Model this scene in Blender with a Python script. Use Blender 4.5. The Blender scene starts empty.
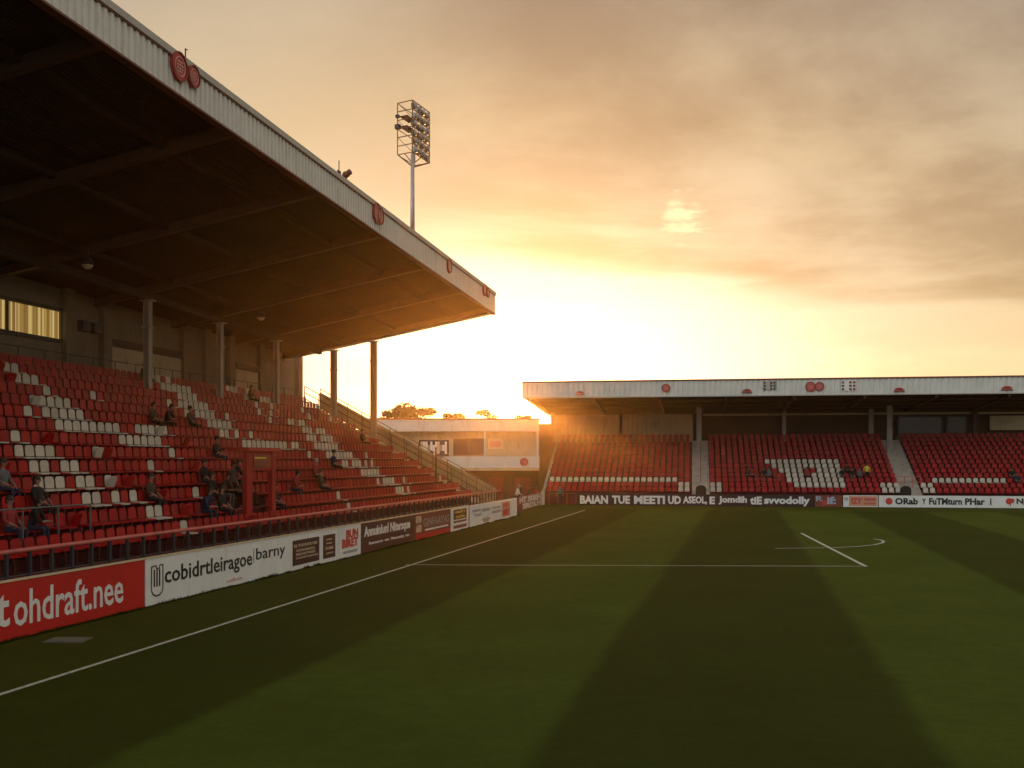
import bpy, bmesh, math, random
import numpy as np
from mathutils import Vector, Matrix
random.seed(7)
R = math.radians
scn = bpy.context.scene
COL = scn.collection
# ------------------------------------------------------------------ camera, sky, sun, exposure
FPX, HOR, CAMZ = 1066.0, 460.0, 3.7
cam_d = bpy.data.cameras.new('camera')
cam = bpy.data.objects.new('camera', cam_d); COL.objects.link(cam)
cam.location = (0, 0, CAMZ); cam.rotation_euler = (R(90), 0, 0)
cam_d.sensor_width = 36.0; cam_d.lens = FPX / 1024 * 36
cam_d.shift_y = (HOR - 384) / 1024
cam_d.clip_start = .1; cam_d.clip_end = 2000
scn.camera = cam
SUN_EL, SUN_AZ = R(3.05), R(0.12)          # azimuth clockwise from +Y
sd = Vector((math.sin(SUN_AZ)*math.cos(SUN_EL), math.cos(SUN_AZ)*math.cos(SUN_EL), math.sin(SUN_EL)))
sl = bpy.data.lights.new('sun', 'SUN'); sl.energy = 5.0; sl.angle = R(.5); sl.color = (1, .50, .15)
so = bpy.data.objects.new('sun', sl); COL.objects.link(so)
so.rotation_euler = sd.to_track_quat('Z', 'Y').to_euler(); so.location = (0, 60, 60)
scn.view_settings.view_transform = 'Standard'; scn.view_settings.look = 'None'
scn.view_settings.gamma = 1; scn.view_settings.use_curve_mapping = False
scn.view_settings.exposure = 0.0
scn.cycles.use_denoising = True
scn.cycles.max_bounces = 7; scn.cycles.volume_bounces = 0
scn.cycles.sample_clamp_indirect = 6

class NT:
    """tiny helper to write node trees"""
    def __init__(s, tree): s.t = tree; s.n = tree.nodes; s.l = tree.links
    def add(s, typ, **kw):
        nd = s.n.new(typ)
        for k, v in kw.items(): setattr(nd, k, v)
        return nd
    def put(s, sock, v):
        if isinstance(v, bpy.types.NodeSocket): s.l.new(v, sock)
        elif v is not None: sock.default_value = v
    def m(s, op, a, b=None, c=None, clamp=False):
        nd = s.add('ShaderNodeMath', operation=op, use_clamp=clamp)
        s.put(nd.inputs[0], a)
        if b is not None: s.put(nd.inputs[1], b)
        if c is not None: s.put(nd.inputs[2], c)
        return nd.outputs[0]
    def smooth(s, v, a, b):
        nd = s.add('ShaderNodeMapRange', interpolation_type='SMOOTHSTEP')
        s.put(nd.inputs[0], v); nd.inputs[1].default_value = a; nd.inputs[2].default_value = b
        return nd.outputs[0]
    def mix(s, f, a, b, blend='MIX'):
        nd = s.add('ShaderNodeMix', data_type='RGBA', blend_type=blend)
        s.put(nd.inputs[0], f); s.put(nd.inputs[6], a); s.put(nd.inputs[7], b)
        return nd.outputs[2]
    def noise(s, vec, scale, detail=4, rough=.55, dist=0.0):
        nd = s.add('ShaderNodeTexNoise')
        if vec is not None: s.l.new(vec, nd.inputs['Vector'])
        nd.inputs['Scale'].default_value = scale; nd.inputs['Detail'].default_value = detail
        nd.inputs['Roughness'].default_value = rough; nd.inputs['Distortion'].default_value = dist
        return nd.outputs['Fac']
    def ramp(s, f, stops, interp='LINEAR'):
        nd = s.add('ShaderNodeValToRGB'); cr = nd.color_ramp; cr.interpolation = interp
        while len(cr.elements) < len(stops): cr.elements.new(.5)
        for e, (p, c) in zip(cr.elements, stops): e.position = p; e.color = (*c, 1)
        s.put(nd.inputs[0], f)
        return nd.outputs[0]

w = bpy.data.worlds.new('World'); scn.world = w; w.use_nodes = True
g = NT(w.node_tree); g.n.clear()
tc = g.add('ShaderNodeTexCoord').outputs['Generated']
sx = g.add('ShaderNodeSeparateXYZ'); g.l.new(tc, sx.inputs[0]); DX, DY, DZ = sx.outputs
az = g.m('SUBTRACT', g.m('ARCTAN2', DX, DY), SUN_AZ)
el = g.m('ARCSINE', DZ)
ddel = g.m('SUBTRACT', el, SUN_EL)
# apparent distance from the sun, stretched along the horizon (radians)
rr = g.m('SQRT', g.m('ADD', g.m('POWER', g.m('MULTIPLY', az, .50), 2), g.m('POWER', ddel, 2)))
rtrue = g.m('SQRT', g.m('ADD', g.m('POWER', az, 2), g.m('POWER', ddel, 2)))
# cloud-deck coordinates: the view direction met with a level layer
den = g.m('ADD', g.m('MAXIMUM', DZ, 0), .10)
cv = g.add('ShaderNodeCombineXYZ')
g.l.new(g.m('DIVIDE', DX, den), cv.inputs[0]); g.l.new(g.m('DIVIDE', DY, den), cv.inputs[1])
n1 = g.noise(cv.outputs[0], .75, 7, .56, .5)
n2 = g.noise(cv.outputs[0], 2.4, 6, .6, .3)
base = g.ramp(g.m('DIVIDE', rr, 1.6), [
    (0.0, (1.5, 1.36, 1.0)), (.055, (.95, .90, .80)), (.105, (.78, .61, .42)), (.165, (.67, .485, .265)),
    (.24, (.52, .40, .26)), (.34, (.46, .41, .33)), (.50, (.88, .89, .85)), (1.0, (.94, .99, 1.0))])
nn = g.m('ADD', g.m('MULTIPLY', n1, .75), g.m('MULTIPLY', n2, .25))
edge = g.m('ADD', g.m('SUBTRACT', R(10.4), g.m('MULTIPLY', az, .13)), g.m('MULTIPLY', g.m('SUBTRACT', n1, .5), .10))
deck = g.m('MULTIPLY', g.smooth(g.m('SUBTRACT', el, edge), R(-.9), R(1.1)), g.m('ADD', g.m('MULTIPLY', g.smooth(az, R(-14), R(4)), .72), .28))
cl = g.m('MULTIPLY', deck, g.m('ADD', g.m('MULTIPLY', g.smooth(nn, .36, .58), .72), .34))
cl = g.m('MAXIMUM', cl, g.m('MULTIPLY', g.smooth(nn, .46, .62), .16))
dark = g.mix(1.0, base, (.50, .39, .31, 1), 'MULTIPLY')
skyc = g.mix(cl, base, dark)
# thin break in the deck, lit from behind
bd = g.m('SQRT', g.m('ADD', g.m('POWER', g.m('SUBTRACT', az, R(9.1)), 2), g.m('POWER', g.m('MULTIPLY', g.m('SUBTRACT', el, R(12.6)), 1.4), 2)))
brk = g.smooth(g.m('ADD', bd, g.m('MULTIPLY', g.m('SUBTRACT', g.noise(cv.outputs[0], 6, 6, .65), .5), R(7))), R(1.5), R(-.2))
skyc = g.mix(g.m('MULTIPLY', brk, .75), skyc, (1.05, .88, .50, 1))
# glow round the low sun
def exp_term(k, gain): return g.m('MULTIPLY', g.m('EXPONENT', g.m('DIVIDE', rtrue, -k)), gain)
glow = g.m('ADD', exp_term(.016, 14.0), exp_term(.07, .35))
gc = g.mix(1.0, (1, .80, .42, 1), g.add('ShaderNodeCombineColor').outputs[0], 'MIX')
gcol = g.add('ShaderNodeVectorMath', operation='SCALE'); gcol.inputs[0].default_value = (1, .84, .52); g.l.new(glow, gcol.inputs['Scale'])
tot = g.add('ShaderNodeVectorMath', operation='ADD'); g.l.new(skyc, tot.inputs[0]); g.l.new(gcol.outputs[0], tot.inputs[1])
bg_cloud = g.add('ShaderNodeBackground'); g.l.new(tot.outputs[0], bg_cloud.inputs[0]); bg_cloud.inputs[1].default_value = 1.0
sky = g.add('ShaderNodeTexSky', sky_type='NISHITA'); sky.sun_disc = False
sky.sun_elevation = SUN_EL; sky.sun_rotation = SUN_AZ; sky.dust_density = 1.0
bg_sky = g.add('ShaderNodeBackground'); g.l.new(sky.outputs[0], bg_sky.inputs[0]); bg_sky.inputs[1].default_value = .05
ad = g.add('ShaderNodeAddShader'); g.l.new(bg_cloud.outputs[0], ad.inputs[0]); g.l.new(bg_sky.outputs[0], ad.inputs[1])
wo = g.add('ShaderNodeOutputWorld'); g.l.new(ad.outputs[0], wo.inputs[0])

# ------------------------------------------------------------------ frames: where things stand
S_, C_ = 232/math.hypot(1066, 232), 1066/math.hypot(1066, 232)
XV = 744.0
def F(t, L, z): return Vector((t*S_ - L*C_, t*C_ + L*S_, z))          # left stand: along, outwards, up
def tx(x, L): return (FPX*L/(C_*(XV - x)) - L*S_)/C_                   # photo column -> distance along the stand
FE = R(9.6)
AX, AY = 5.34, 87.6
def G(u, v, z): return Vector((AX + u*math.cos(FE) + v*math.sin(FE), AY - u*math.sin(FE) + v*math.cos(FE), z))
def fu(x, v):
    k = (x - 512)/FPX
    return (k*(AY + math.cos(FE)*v) - AX - math.sin(FE)*v)/(math.cos(FE) + math.sin(FE)*k)
def W(x, y, z): return Vector((x, y, z))
def gp(x, y):                                                          # point of the flat pitch seen at a photo position
    D = CAMZ*FPX/(y - HOR); return ((x - 512)/FPX*D, D)

# ------------------------------------------------------------------ materials
def rgba(c): return (*c, 1)
def M(name, col, rough=.6, var=.18, scale=1.5, bump=0.0, bscale=20, metal=0.0, dirt=None, spec=.4, rand=0.0, fade=None):
    m = bpy.data.materials.new(name); m.use_nodes = True
    t = NT(m.node_tree); b = t.n['Principled BSDF']
    geo = t.add('ShaderNodeNewGeometry'); co = geo.outputs['Position']
    n = t.noise(co, scale, 5, .6)
    lo = tuple(max(0, c*(1-var)) for c in col); hi = tuple(min(1, c*(1+var)) for c in col)
    c = t.ramp(n, [(.3, lo), (.7, hi)])
    if dirt:
        mp = t.add('ShaderNodeMapping'); mp.inputs['Scale'].default_value = (1.6, 1.6, .35); t.l.new(co, mp.inputs[0])
        d = t.noise(mp.outputs[0], 2.2, 6, .7)
        c = t.mix(t.m('MULTIPLY', t.smooth(d, .50, .72), dirt[1]), c, rgba(dirt[0]))
    if rand or fade:
        oi = t.add('ShaderNodeObjectInfo').outputs['Random']
        r = t.m('FRACT', t.m('ADD', geo.outputs['Random Per Island'], oi))
        if fade: c = t.mix(t.m('MULTIPLY', t.m('POWER', r, 2.2), fade[1]), c, rgba(fade[0]))
        if rand: c = t.mix(t.m('MULTIPLY', t.m('FRACT', t.m('MULTIPLY', r, 7.31)), rand), c, (0.02, .012, .01, 1))
    t.l.new(c, b.inputs['Base Color'])
    rr_ = t.m('ADD', t.m('MULTIPLY', n, .25), rough - .12)
    t.l.new(rr_, b.inputs['Roughness'])
    b.inputs['Metallic'].default_value = metal; b.inputs['Specular IOR Level'].default_value = spec
    if bump:
        bp = t.add('ShaderNodeBump'); bp.inputs['Strength'].default_value = bump; bp.inputs['Distance'].default_value = .02
        t.l.new(t.noise(co, bscale, 4, .6), bp.inputs['Height']); t.l.new(bp.outputs[0], b.inputs['Normal'])
    return m
GRIME = (.10, .085, .06)
MT = dict(
    red_seat=M('red_seat', (.37, .003, .004), .42, .12, 3, spec=.25, fade=((.46, .05, .04), .4), rand=.35),
    white_seat=M('white_seat', (.58, .54, .46), .45, .1, 3, rand=.2, fade=((.5, .42, .3), .5)),
    seat_metal=M('seat_metal', (.12, .03, .03), .5),
    terrace=M('terrace_paint', (.085, .007, .009), .75, .3, 1.2, bump=.3, dirt=((.08, .05, .04), .6)),
    nosing=M('nosing_paint', (.28, .055, .05), .6, .3, 2),
    stair=M('stair_concrete', (.42, .38, .33), .85, .2, 1.5, bump=.4, dirt=(GRIME, .4)),
    concrete=M('concrete', (.20, .165, .12), .85, .15, .8, bump=.35, dirt=(GRIME, .5)),
    cream=M('cream_cladding', (.48, .39, .25), .7, .1, .6, bump=.1, dirt=(GRIME, .45)),
    clad=M('white_cladding', (.64, .65, .62), .5, .08, .7, dirt=((.30, .27, .20), .35)),
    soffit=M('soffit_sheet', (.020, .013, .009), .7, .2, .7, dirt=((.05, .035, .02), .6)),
    steel=M('painted_steel', (.06, .043, .031), .55, .15, 2, dirt=((.12, .07, .04), .4)),
    post=M('column_paint', (.34, .31, .27), .5, .12, 1.2, dirt=(GRIME, .5)),
    dark=M('dark_metal', (.035, .035, .04), .45, .2, 3),
    rail=M('rail_red_paint', (.50, .13, .11), .45, .2, 3),
    grey_rail=M('grey_rail', (.13, .135, .15), .4, .1, 3, metal=.4),
    redpaint=M('red_paint', (.34, .014, .011), .5, .18, 1.2, bump=.1, dirt=((.12, .02, .02), .5)),
    boardred=M('board_red', (.50, .018, .012), .42, .06, .8, dirt=((.30, .03, .02), .35)),
    boardwhite=M('board_white', (.76, .79, .77), .42, .05, .8, dirt=((.38, .34, .26), .30)),
    boardbrown=M('board_brown', (.085, .035, .025), .4, .1, .8),
    boardblack=M('board_black', (.035, .014, .014), .4, .2, .8),
    boardrust=M('board_rust', (.20, .05, .03), .45, .15, .8),
    boardpeach=M('board_peach', (.62, .30, .20), .45, .1, .8),
    ink=M('ink_black', (.02, .02, .022), .5, .1, 3),
    inkwhite=M('ink_white', (.74, .75, .74), .5, .05, 3),
    inkgrey=M('ink_grey', (.32, .30, .27), .5, .1, 3),
    inkred=M('ink_red', (.55, .06, .04), .5, .1, 3),
    inkyellow=M('ink_yellow', (.70, .46, .05), .5, .1, 3),
    inkcream=M('ink_cream', (.60, .50, .33), .5, .1, 3),
    inkblue=M('ink_blue', (.35, .42, .55), .5, .1, 3),
    crest=M('crest_red', (.46, .025, .022), .4, .1, 3),
    crestpale=M('crest_relief', (.62, .36, .32), .45, .1, 3),
    void=M('dark_interior', (.03, .02, .015), .8, .2, 1),
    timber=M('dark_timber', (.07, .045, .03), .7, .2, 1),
    frame=M('window_frame', (.05, .045, .04), .5, .1, 1),
    capt=M('edge_cap', (.40, .39, .36), .45, .1, 1),
    trimbrown=M('roof_trim', (.16, .05, .03), .5, .1, 1),
    galv=M('galvanised_steel', (.36, .36, .37), .38, .12, 3, metal=.7),
    rust=M('rusty_steel', (.24, .13, .07), .6, .2, 3, metal=.3),
    lampglass=M('lamp_glass', (.34, .33, .31), .15, .05, 2, spec=.8),
    bark=M('bark', (.07, .05, .03), .9, .2, 3),
    leaf=M('leaf', (.032, .036, .012), .7, .3, 1.5, rand=.3),
    hedge=M('leaf_pale', (.055, .055, .018), .7, .3, 1.5, rand=.3),
    skin=M('skin', (.30, .16, .11), .55, .08, 8),
    hair=M('hair', (.025, .016, .01), .6, .2, 8),
    hairgrey=M('hair_grey', (.30, .27, .24), .6, .2, 8),
    cblack=M('cloth_black', (.014, .013, .015), .85, .2, 6),
    cnavy=M('cloth_navy', (.02, .025, .055), .85, .2, 6),
    cbrown=M('cloth_brown', (.06, .035, .022), .85, .2, 6),
    cgrey=M('cloth_grey', (.12, .115, .12), .85, .2, 6),
    cred=M('cloth_red', (.28, .03, .03), .8, .2, 6),
    cwhite=M('cloth_white', (.60, .57, .52), .8, .1, 6),
    chivis=M('cloth_hivis', (.55, .52, .04), .7, .1, 6),
    hatch=M('hatch_metal', (.12, .115, .085), .6, .2, 3),
)
# glass
mg = bpy.data.materials.new('window_glass'); mg.use_nodes = True
b = mg.node_tree.nodes['Principled BSDF']; b.inputs['Base Color'].default_value = (.035, .033, .035, 1); b.inputs['Roughness'].default_value = .18
b.inputs['Specular IOR Level'].default_value = .3
MT['glass'] = mg
# blind slats glow in place of sunset sky reflected in the window
ml = bpy.data.materials.new('sky_glow_blind'); ml.use_nodes = True
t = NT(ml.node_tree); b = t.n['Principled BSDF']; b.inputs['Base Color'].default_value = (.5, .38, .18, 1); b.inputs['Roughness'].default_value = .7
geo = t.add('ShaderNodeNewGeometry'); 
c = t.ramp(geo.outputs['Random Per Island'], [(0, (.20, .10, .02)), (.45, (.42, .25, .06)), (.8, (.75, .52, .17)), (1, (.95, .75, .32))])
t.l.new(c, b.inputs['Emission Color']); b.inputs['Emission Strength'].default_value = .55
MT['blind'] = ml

# turf: mown in bands along the pitch
def turf(name, bands):
    m = bpy.data.materials.new(name); m.use_nodes = True
    t = NT(m.node_tree); b = t.n['Principled BSDF']
    geo = t.add('ShaderNodeNewGeometry'); co = geo.outputs['Position']
    s = t.add('ShaderNodeSeparateXYZ'); t.l.new(co, s.inputs[0])
    Lc = t.m('ADD', t.m('MULTIPLY', s.outputs[0], -C_), t.m('MULTIPLY', s.outputs[1], S_))
    big = t.noise(co, .22, 5, .6); mid = t.noise(co, 2.5, 5, .65); fine = t.noise(co, 38, 3, .7); fin2 = t.noise(co, 11, 4, .7)
    mix = t.m('ADD', t.m('ADD', t.m('MULTIPLY', big, .30), t.m('MULTIPLY', mid, .24)), t.m('ADD', t.m('MULTIPLY', fine, .26), t.m('MULTIPLY', fin2, .20)))
    c = t.ramp(mix, [(.36, (.010, .020, .0020)), (.50, (.020, .036, .0036)), (.65, (.038, .058, .0080))])
    if bands:
        wob = t.m('MULTIPLY', t.m('SUBTRACT', t.noise(co, .6, 3), .5), .35)
        ph = t.m('DIVIDE', t.m('ADD', t.m('SUBTRACT', Lc, -2.65), wob), 5.04)
        tri = t.m('PINGPONG', ph, 1.0)                         # 0..1..0 ; one band per unit
        par = t.m('MODULO', t.m('FLOOR', t.m('ADD', ph, 100)), 2.0)
        fr = t.m('FRACT', t.m('ADD', ph, 100))
        edge = t.m('MULTIPLY', t.smooth(fr, 0, .08), 1.0)
        prev = t.m('SUBTRACT', 1.0, par)
        band = t.m('ADD', t.m('MULTIPLY', par, edge), t.m('MULTIPLY', prev, t.m('SUBTRACT', 1.0, edge)))
        c = t.mix(band, t.mix(1.0, c, (.50, .60, .55, 1), 'MULTIPLY'), t.mix(1.0, c, (1.50, 1.45, 1.5, 1), 'MULTIPLY'))
        worn = t.noise(co, .9, 6, .7)
        c = t.mix(t.m('MULTIPLY', t.smooth(worn, .58, .78), .35), c, (.034, .034, .007, 1))
    else:
        worn = t.noise(co, 1.3, 6, .7)
        c = t.mix(t.m('MULTIPLY', t.smooth(worn, .40, .70), .6), c, (.032, .026, .009, 1))
    t.l.new(c, b.inputs['Base Color']); b.inputs['Roughness'].default_value = .95; b.inputs['Specular IOR Level'].default_value = .04
    b.inputs['Sheen Weight'].default_value = .10; b.inputs['Sheen Roughness'].default_value = .5; b.inputs['Sheen Tint'].default_value = (.75, .60, .08, 1)
    bp = t.add('ShaderNodeBump'); bp.inputs['Strength'].default_value = .8; bp.inputs['Distance'].default_value = .04
    t.l.new(t.m('ADD', fine, t.m('MULTIPLY', fin2, .8)), bp.inputs['Height']); t.l.new(bp.outputs[0], b.inputs['Normal'])
    return m
MT['pitch'] = turf('pitch_turf', True); MT['verge'] = turf('verge_turf', False)
# pitch-marking paint: chalky, worn thin in places
mk = bpy.data.materials.new('line_paint'); mk.use_nodes = True
t = NT(mk.node_tree); b = t.n['Principled BSDF']; geo = t.add('ShaderNodeNewGeometry')
c = t.ramp(t.noise(geo.outputs['Position'], 9, 6, .75), [(.30, (.15, .15, .09)), (.55, (.46, .45, .38))])
t.l.new(c, b.inputs['Base Color']); b.inputs['Roughness'].default_value = .9
MT['line'] = mk

# ------------------------------------------------------------------ mesh helpers
def link(name, me, parent=None):
    o = bpy.data.objects.new(name, me); COL.objects.link(o)
    if parent is not None: o.parent = parent
    return o
def tag(o, label=None, cat=None, group=None, kind=None):
    if label: o['label'] = label
    if cat: o['category'] = cat
    if group: o['group'] = group
    if kind: o['kind'] = kind
    return o
def origin(o):
    p = Vector((0, 0, 0))
    while o is not None: p += o.location; o = o.parent
    return p
def empty(name, loc, label=None, cat=None, group=None, kind=None):
    o = bpy.data.objects.new(name, None); COL.objects.link(o); o.location = loc; o.empty_display_size = .3
    return tag(o, label, cat, group, kind)
class MB:
    def __init__(s, T=W): s.v = []; s.f = []; s.mi = []; s.T = T; s.cur = 0
    def face(s, pts):
        k = len(s.v); s.v += [s.T(*p) for p in pts]; s.f.append(list(range(k, k+len(pts)))); s.mi.append(s.cur)
    def raw(s, vs, fs):
        k = len(s.v); s.v += [Vector(p) for p in vs]; s.f += [[i+k for i in f] for f in fs]; s.mi += [s.cur]*len(fs)
    def box(s, a0, a1, b0, b1, c0, c1):
        P = [(a, b_, c) for c in (c0, c1) for b_ in (b0, b1) for a in (a0, a1)]
        s.raw([s.T(*p) for p in P], [(0, 2, 3, 1), (4, 5, 7, 6), (0, 1, 5, 4), (2, 6, 7, 3), (0, 4, 6, 2), (1, 3, 7, 5)])
        return s
    def prism(s, prof, a0, a1, axis=0):
        """profile of 2-D points swept along the first (axis 0) or second (axis 1) frame axis"""
        n = len(prof)
        def P(a, p): return (a, p[0], p[1]) if axis == 0 else (p[0], a, p[1])
        vs = [s.T(*P(a0, p)) for p in prof] + [s.T(*P(a1, p)) for p in prof]
        fs = [list(range(n)), list(range(2*n-1, n-1, -1))] + [(i, n+i, n+(i+1) % n, (i+1) % n) for i in range(n)]
        s.raw(vs, fs); return s
    def bar(s, p, q, r, n=6, r2=None):
        """round bar between two frame points"""
        p, q = s.T(*p), s.T(*q); s.wbar(p, q, r, n, r2); return s
    def wbar(s, p, q, r, n=6, r2=None):
        p, q = Vector(p), Vector(q); r2 = r if r2 is None else r2
        d = (q-p).normalized(); a = d.orthogonal().normalized(); b_ = d.cross(a)
        vs = []
        for c, rr in ((p, r), (q, r2)):
            for i in range(n):
                an = 2*math.pi*i/n; vs.append(c + (a*math.cos(an)+b_*math.sin(an))*rr)
        fs = [(i, (i+1) % n, n+(i+1) % n, n+i) for i in range(n)] + [list(range(n-1, -1, -1)), list(range(n, 2*n))]
        s.raw(vs, fs)
    def ball(s, c, rx, ry, rz, nu=10, nv=7):
        vs = [(c[0], c[1], c[2]-rz)]
        for j in range(1, nv):
            ph = -math.pi/2 + math.pi*j/nv
            for i in range(nu):
                th = 2*math.pi*i/nu; vs.append((c[0]+rx*math.cos(ph)*math.cos(th), c[1]+ry*math.cos(ph)*math.sin(th), c[2]+rz*math.sin(ph)))
        vs.append((c[0], c[1], c[2]+rz)); fs = []
        for i in range(nu): fs.append((0, 1+(i+1) % nu, 1+i))
        for j in range(nv-2):
            for i in range(nu):
                a = 1+j*nu; fs.append((a+i, a+(i+1) % nu, a+nu+(i+1) % nu, a+nu+i))
        a = 1+(nv-2)*nu
        for i in range(nu): fs.append((a+i, a+(i+1) % nu, len(vs)-1))
        s.raw([s.T(*p) for p in vs], fs); return s
    def corr(s, a0, a1, z0f, z1f, b_, period=.25, depth=.035):
        """upright trapezoid-profile sheet along axis 0 at b_, between heights z0f(a) and z1f(a)"""
        n = int((a1-a0)/period); pts = []
        for i in range(n):
            a = a0 + (a1-a0)*i/n; p = (a1-a0)/n
            pts += [(a, 0), (a+p*.40, 0), (a+p*.5, depth), (a+p*.90, depth)]
        pts.append((a1, 0)); vs = []
        for a, d in pts: vs.append(s.T(a, b_-d, z0f(a)))
        for a, d in pts: vs.append(s.T(a, b_-d, z1f(a)))
        m = len(pts); s.raw(vs, [(i, i+1, m+i+1, m+i) for i in range(m-1)]); return s
    def build(s, name, mats, parent=None, smooth=False, **tags):
        me = bpy.data.meshes.new(name)
        if parent is not None: off = origin(parent)
        else:
            xs = [p.x for p in s.v]; ys = [p.y for p in s.v]; zs = [p.z for p in s.v]
            off = Vector(((min(xs)+max(xs))/2, (min(ys)+max(ys))/2, min(zs)))
        me.from_pydata([p-off for p in s.v], [], s.f)
        if not isinstance(mats, (list, tuple)): mats = [mats]
        for mm in mats: me.materials.append(MT[mm] if isinstance(mm, str) else mm)
        me.polygons.foreach_set('material_index', s.mi)
        if smooth: me.polygons.foreach_set('use_smooth', [True]*len(s.f))
        me.update()
        bm = bmesh.new(); bm.from_mesh(me); bmesh.ops.recalc_face_normals(bm, faces=bm.faces); bm.to_mesh(me); bm.free()
        o = link(name, me, parent)
        if parent is None: o.location = off
        return tag(o, **tags) if tags else o
def struct(name, mb, mats): return mb.build(name, mats, kind='structure')

_tc = {}
def letters(txt, bold=0.0, ex=.006, shear=0.0):
    key = (txt, bold, ex, shear)
    if key in _tc: return _tc[key]
    cu = bpy.data.curves.new('lettering', 'FONT'); cu.body = txt; cu.size = 1; cu.offset = bold; cu.extrude = ex; cu.resolution_u = 2; cu.shear = shear
    cu.space_line = .95
    ob = bpy.data.objects.new('lettering', cu); COL.objects.link(ob)
    dg = bpy.context.evaluated_depsgraph_get(); me = bpy.data.meshes.new_from_object(ob.evaluated_get(dg))
    vs = np.array([v.co[:] for v in me.vertices]); fs = [list(p.vertices) for p in me.polygons]
    bpy.data.objects.remove(ob); bpy.data.curves.remove(cu); bpy.data.meshes.remove(me)
    mn, mx = vs.min(0), vs.max(0)
    vs = (vs - mn)/np.maximum(mx - mn, 1e-6)
    _tc[key] = (vs, fs); return _tc[key]
def text(mb, txt, T, a0, a1, z0, z1, front, bold=.02, depth=.008, shear=0.0, slope=None):
    """lettering on a frame face: from a0 to a1 along, z0 to z1 up, its face proud of 'front' towards the viewer (smaller second axis)"""
    vs, fs = letters(txt, bold, .006, shear)
    out = [T(a0+(a1-a0)*p[0], front - .003 - depth*p[2], z0+(z1-z0)*p[1] + (slope*(p[0]) if slope else 0)) for p in vs]
    mb.raw(out, fs)

# ------------------------------------------------------------------ setting
gm = MB(); gm.face([(-300, -150, -.012), (300, -150, -.012), (300, 330, -.012), (-300, 330, -.012)]); struct('ground', gm, 'verge')
pm = MB(F); pm.face([(-40, 11.5, 0), (80.5, 11.5, 0), (80.5, -62, 0), (-40, -62, 0)]); struct('pitch', pm, 'pitch')
def stripe(name, pts, wd, z=.006):
    mb = MB(); n = len(pts); L_, R_ = [], []
    for i, p in enumerate(pts):
        a = Vector(pts[max(i-1, 0)]); b_ = Vector(pts[min(i+1, n-1)]); d = (b_-a).normalized(); nn_ = Vector((-d.y, d.x))*wd/2
        L_.append((p[0]+nn_.x, p[1]+nn_.y, z)); R_.append((p[0]-nn_.x, p[1]-nn_.y, z))
    for i in range(n-1): mb.face([R_[i], R_[i+1], L_[i+1], L_[i]])
    o = struct(name, mb, 'line'); return o
def F2(t_, L): p = F(t_, L, 0); return (p.x, p.y)
stripe('touchline_marking', [F2(a, 11.46) for a in (-40, 0, 20, 40, 60, 78)], .11)
A_, B_, C2 = gp(405, 565), gp(862, 566.5), gp(801, 533.3)
stripe('penalty_area_marking', [A_, B_], .11, .010)
stripe('penalty_side_marking', [(B_[0]+.1, B_[1]-.1), C2], .14, .014)
arc = [gp(x, y) for x, y in ((775, 548.8), (800, 548.5), (835, 548), (858, 546.8), (874, 545.2), (882, 543.4), (884, 541.8), (881, 540.4), (874, 539.2))]
stripe('penalty_arc_marking', arc, .12, .018)
hb = MB(); c0 = gp(68, 640); hb.box(c0[0]-.40, c0[0]+.40, c0[1]-.30, c0[1]+.30, -.01, .012); hb.box(c0[0]-.36, c0[0]+.36, c0[1]-.26, c0[1]+.26, .0121, .02)
hb.build('drain_cover', 'hatch', label='pale flat cover lying in the grass before the red advertising board', cat='cover')

# ------------------------------------------------------------------ left stand
NR, PITCH, RISE, L0, Z0 = 14, .82, .44, 15.4, 1.14
T0, T1 = -6.0, 62.4
def tread(i): return Z0 + RISE*i
def roof_z(t_, L): return 12.6 - .188*(L-14.8) + .0245*(63-t_)
stand = empty('grandstand', F(28, 21, 0), 'large roofed grandstand with red and white seats along the left touchline', 'stand')
prof = [(L0-.25, -.01), (L0-.25, Z0)]
for i in range(NR):
    prof.append((L0+PITCH*i, tread(i)) if i == 0 else (L0+PITCH*i, tread(i)))
    prof.append((L0+PITCH*(i+1), tread(i)))
LB = L0+PITCH*NR
WZ = tread(NR-1)+.12
prof2 = [p for k, p in enumerate(prof) if k != 2] + [(LB, WZ), (28.4, WZ), (28.4, -.01)]
MB(F).prism(prof2, T0, T1).build('terrace', 'terrace', stand)
mb = MB(F)
for i in range(1, NR): mb.box(T0, T1-.02, L0+PITCH*i-.014, L0+PITCH*i+.05, tread(i)-.035, tread(i)+.006)
mb.build('step_nosing', 'nosing', stand)
MB(F).box(T0, T1+.1, L0-.34, L0-.254, -.01, Z0+.06).build('front_wall', 'redpaint', stand)
# back wall with piers
bw = MB(F).box(T0, T1+.3, 28.4, 28.75, -.01, 9.4); 
vs_top = MB(F)
o = MB(F)
def wall_to_roof(mb, t0, t1, l0, l1, z0):
    vs = []
    for (a, l) in ((t0, l0), (t1, l0), (t1, l1), (t0, l1)): vs.append(F(a, l, z0))
    for (a, l) in ((t0, l0), (t1, l0), (t1, l1), (t0, l1)): vs.append(F(a, l, roof_z(a, l)+.375))
    mb.raw(vs, [(0, 3, 2, 1), (4, 5, 6, 7), (0, 1, 5, 4), (1, 2, 6, 5), (2, 3, 7, 6), (3, 0, 4, 7)])
wt0, wt1 = tx(-60, 28.4), tx(62, 28.4)
bw = MB(F)
wall_to_roof(bw, wt1, T1+2.6, 28.4, 28.75, -.01)
bw.box(wt0, wt1, 28.4, 28.75, -.01, 8.8)
wall_to_roof(bw, wt0, wt1, 28.4, 28.75, 10.02)
wall_to_roof(bw, T0, wt0, 28.4, 28.75, -.01)
wall = bw.build('back_wall', 'concrete', stand)
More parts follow.
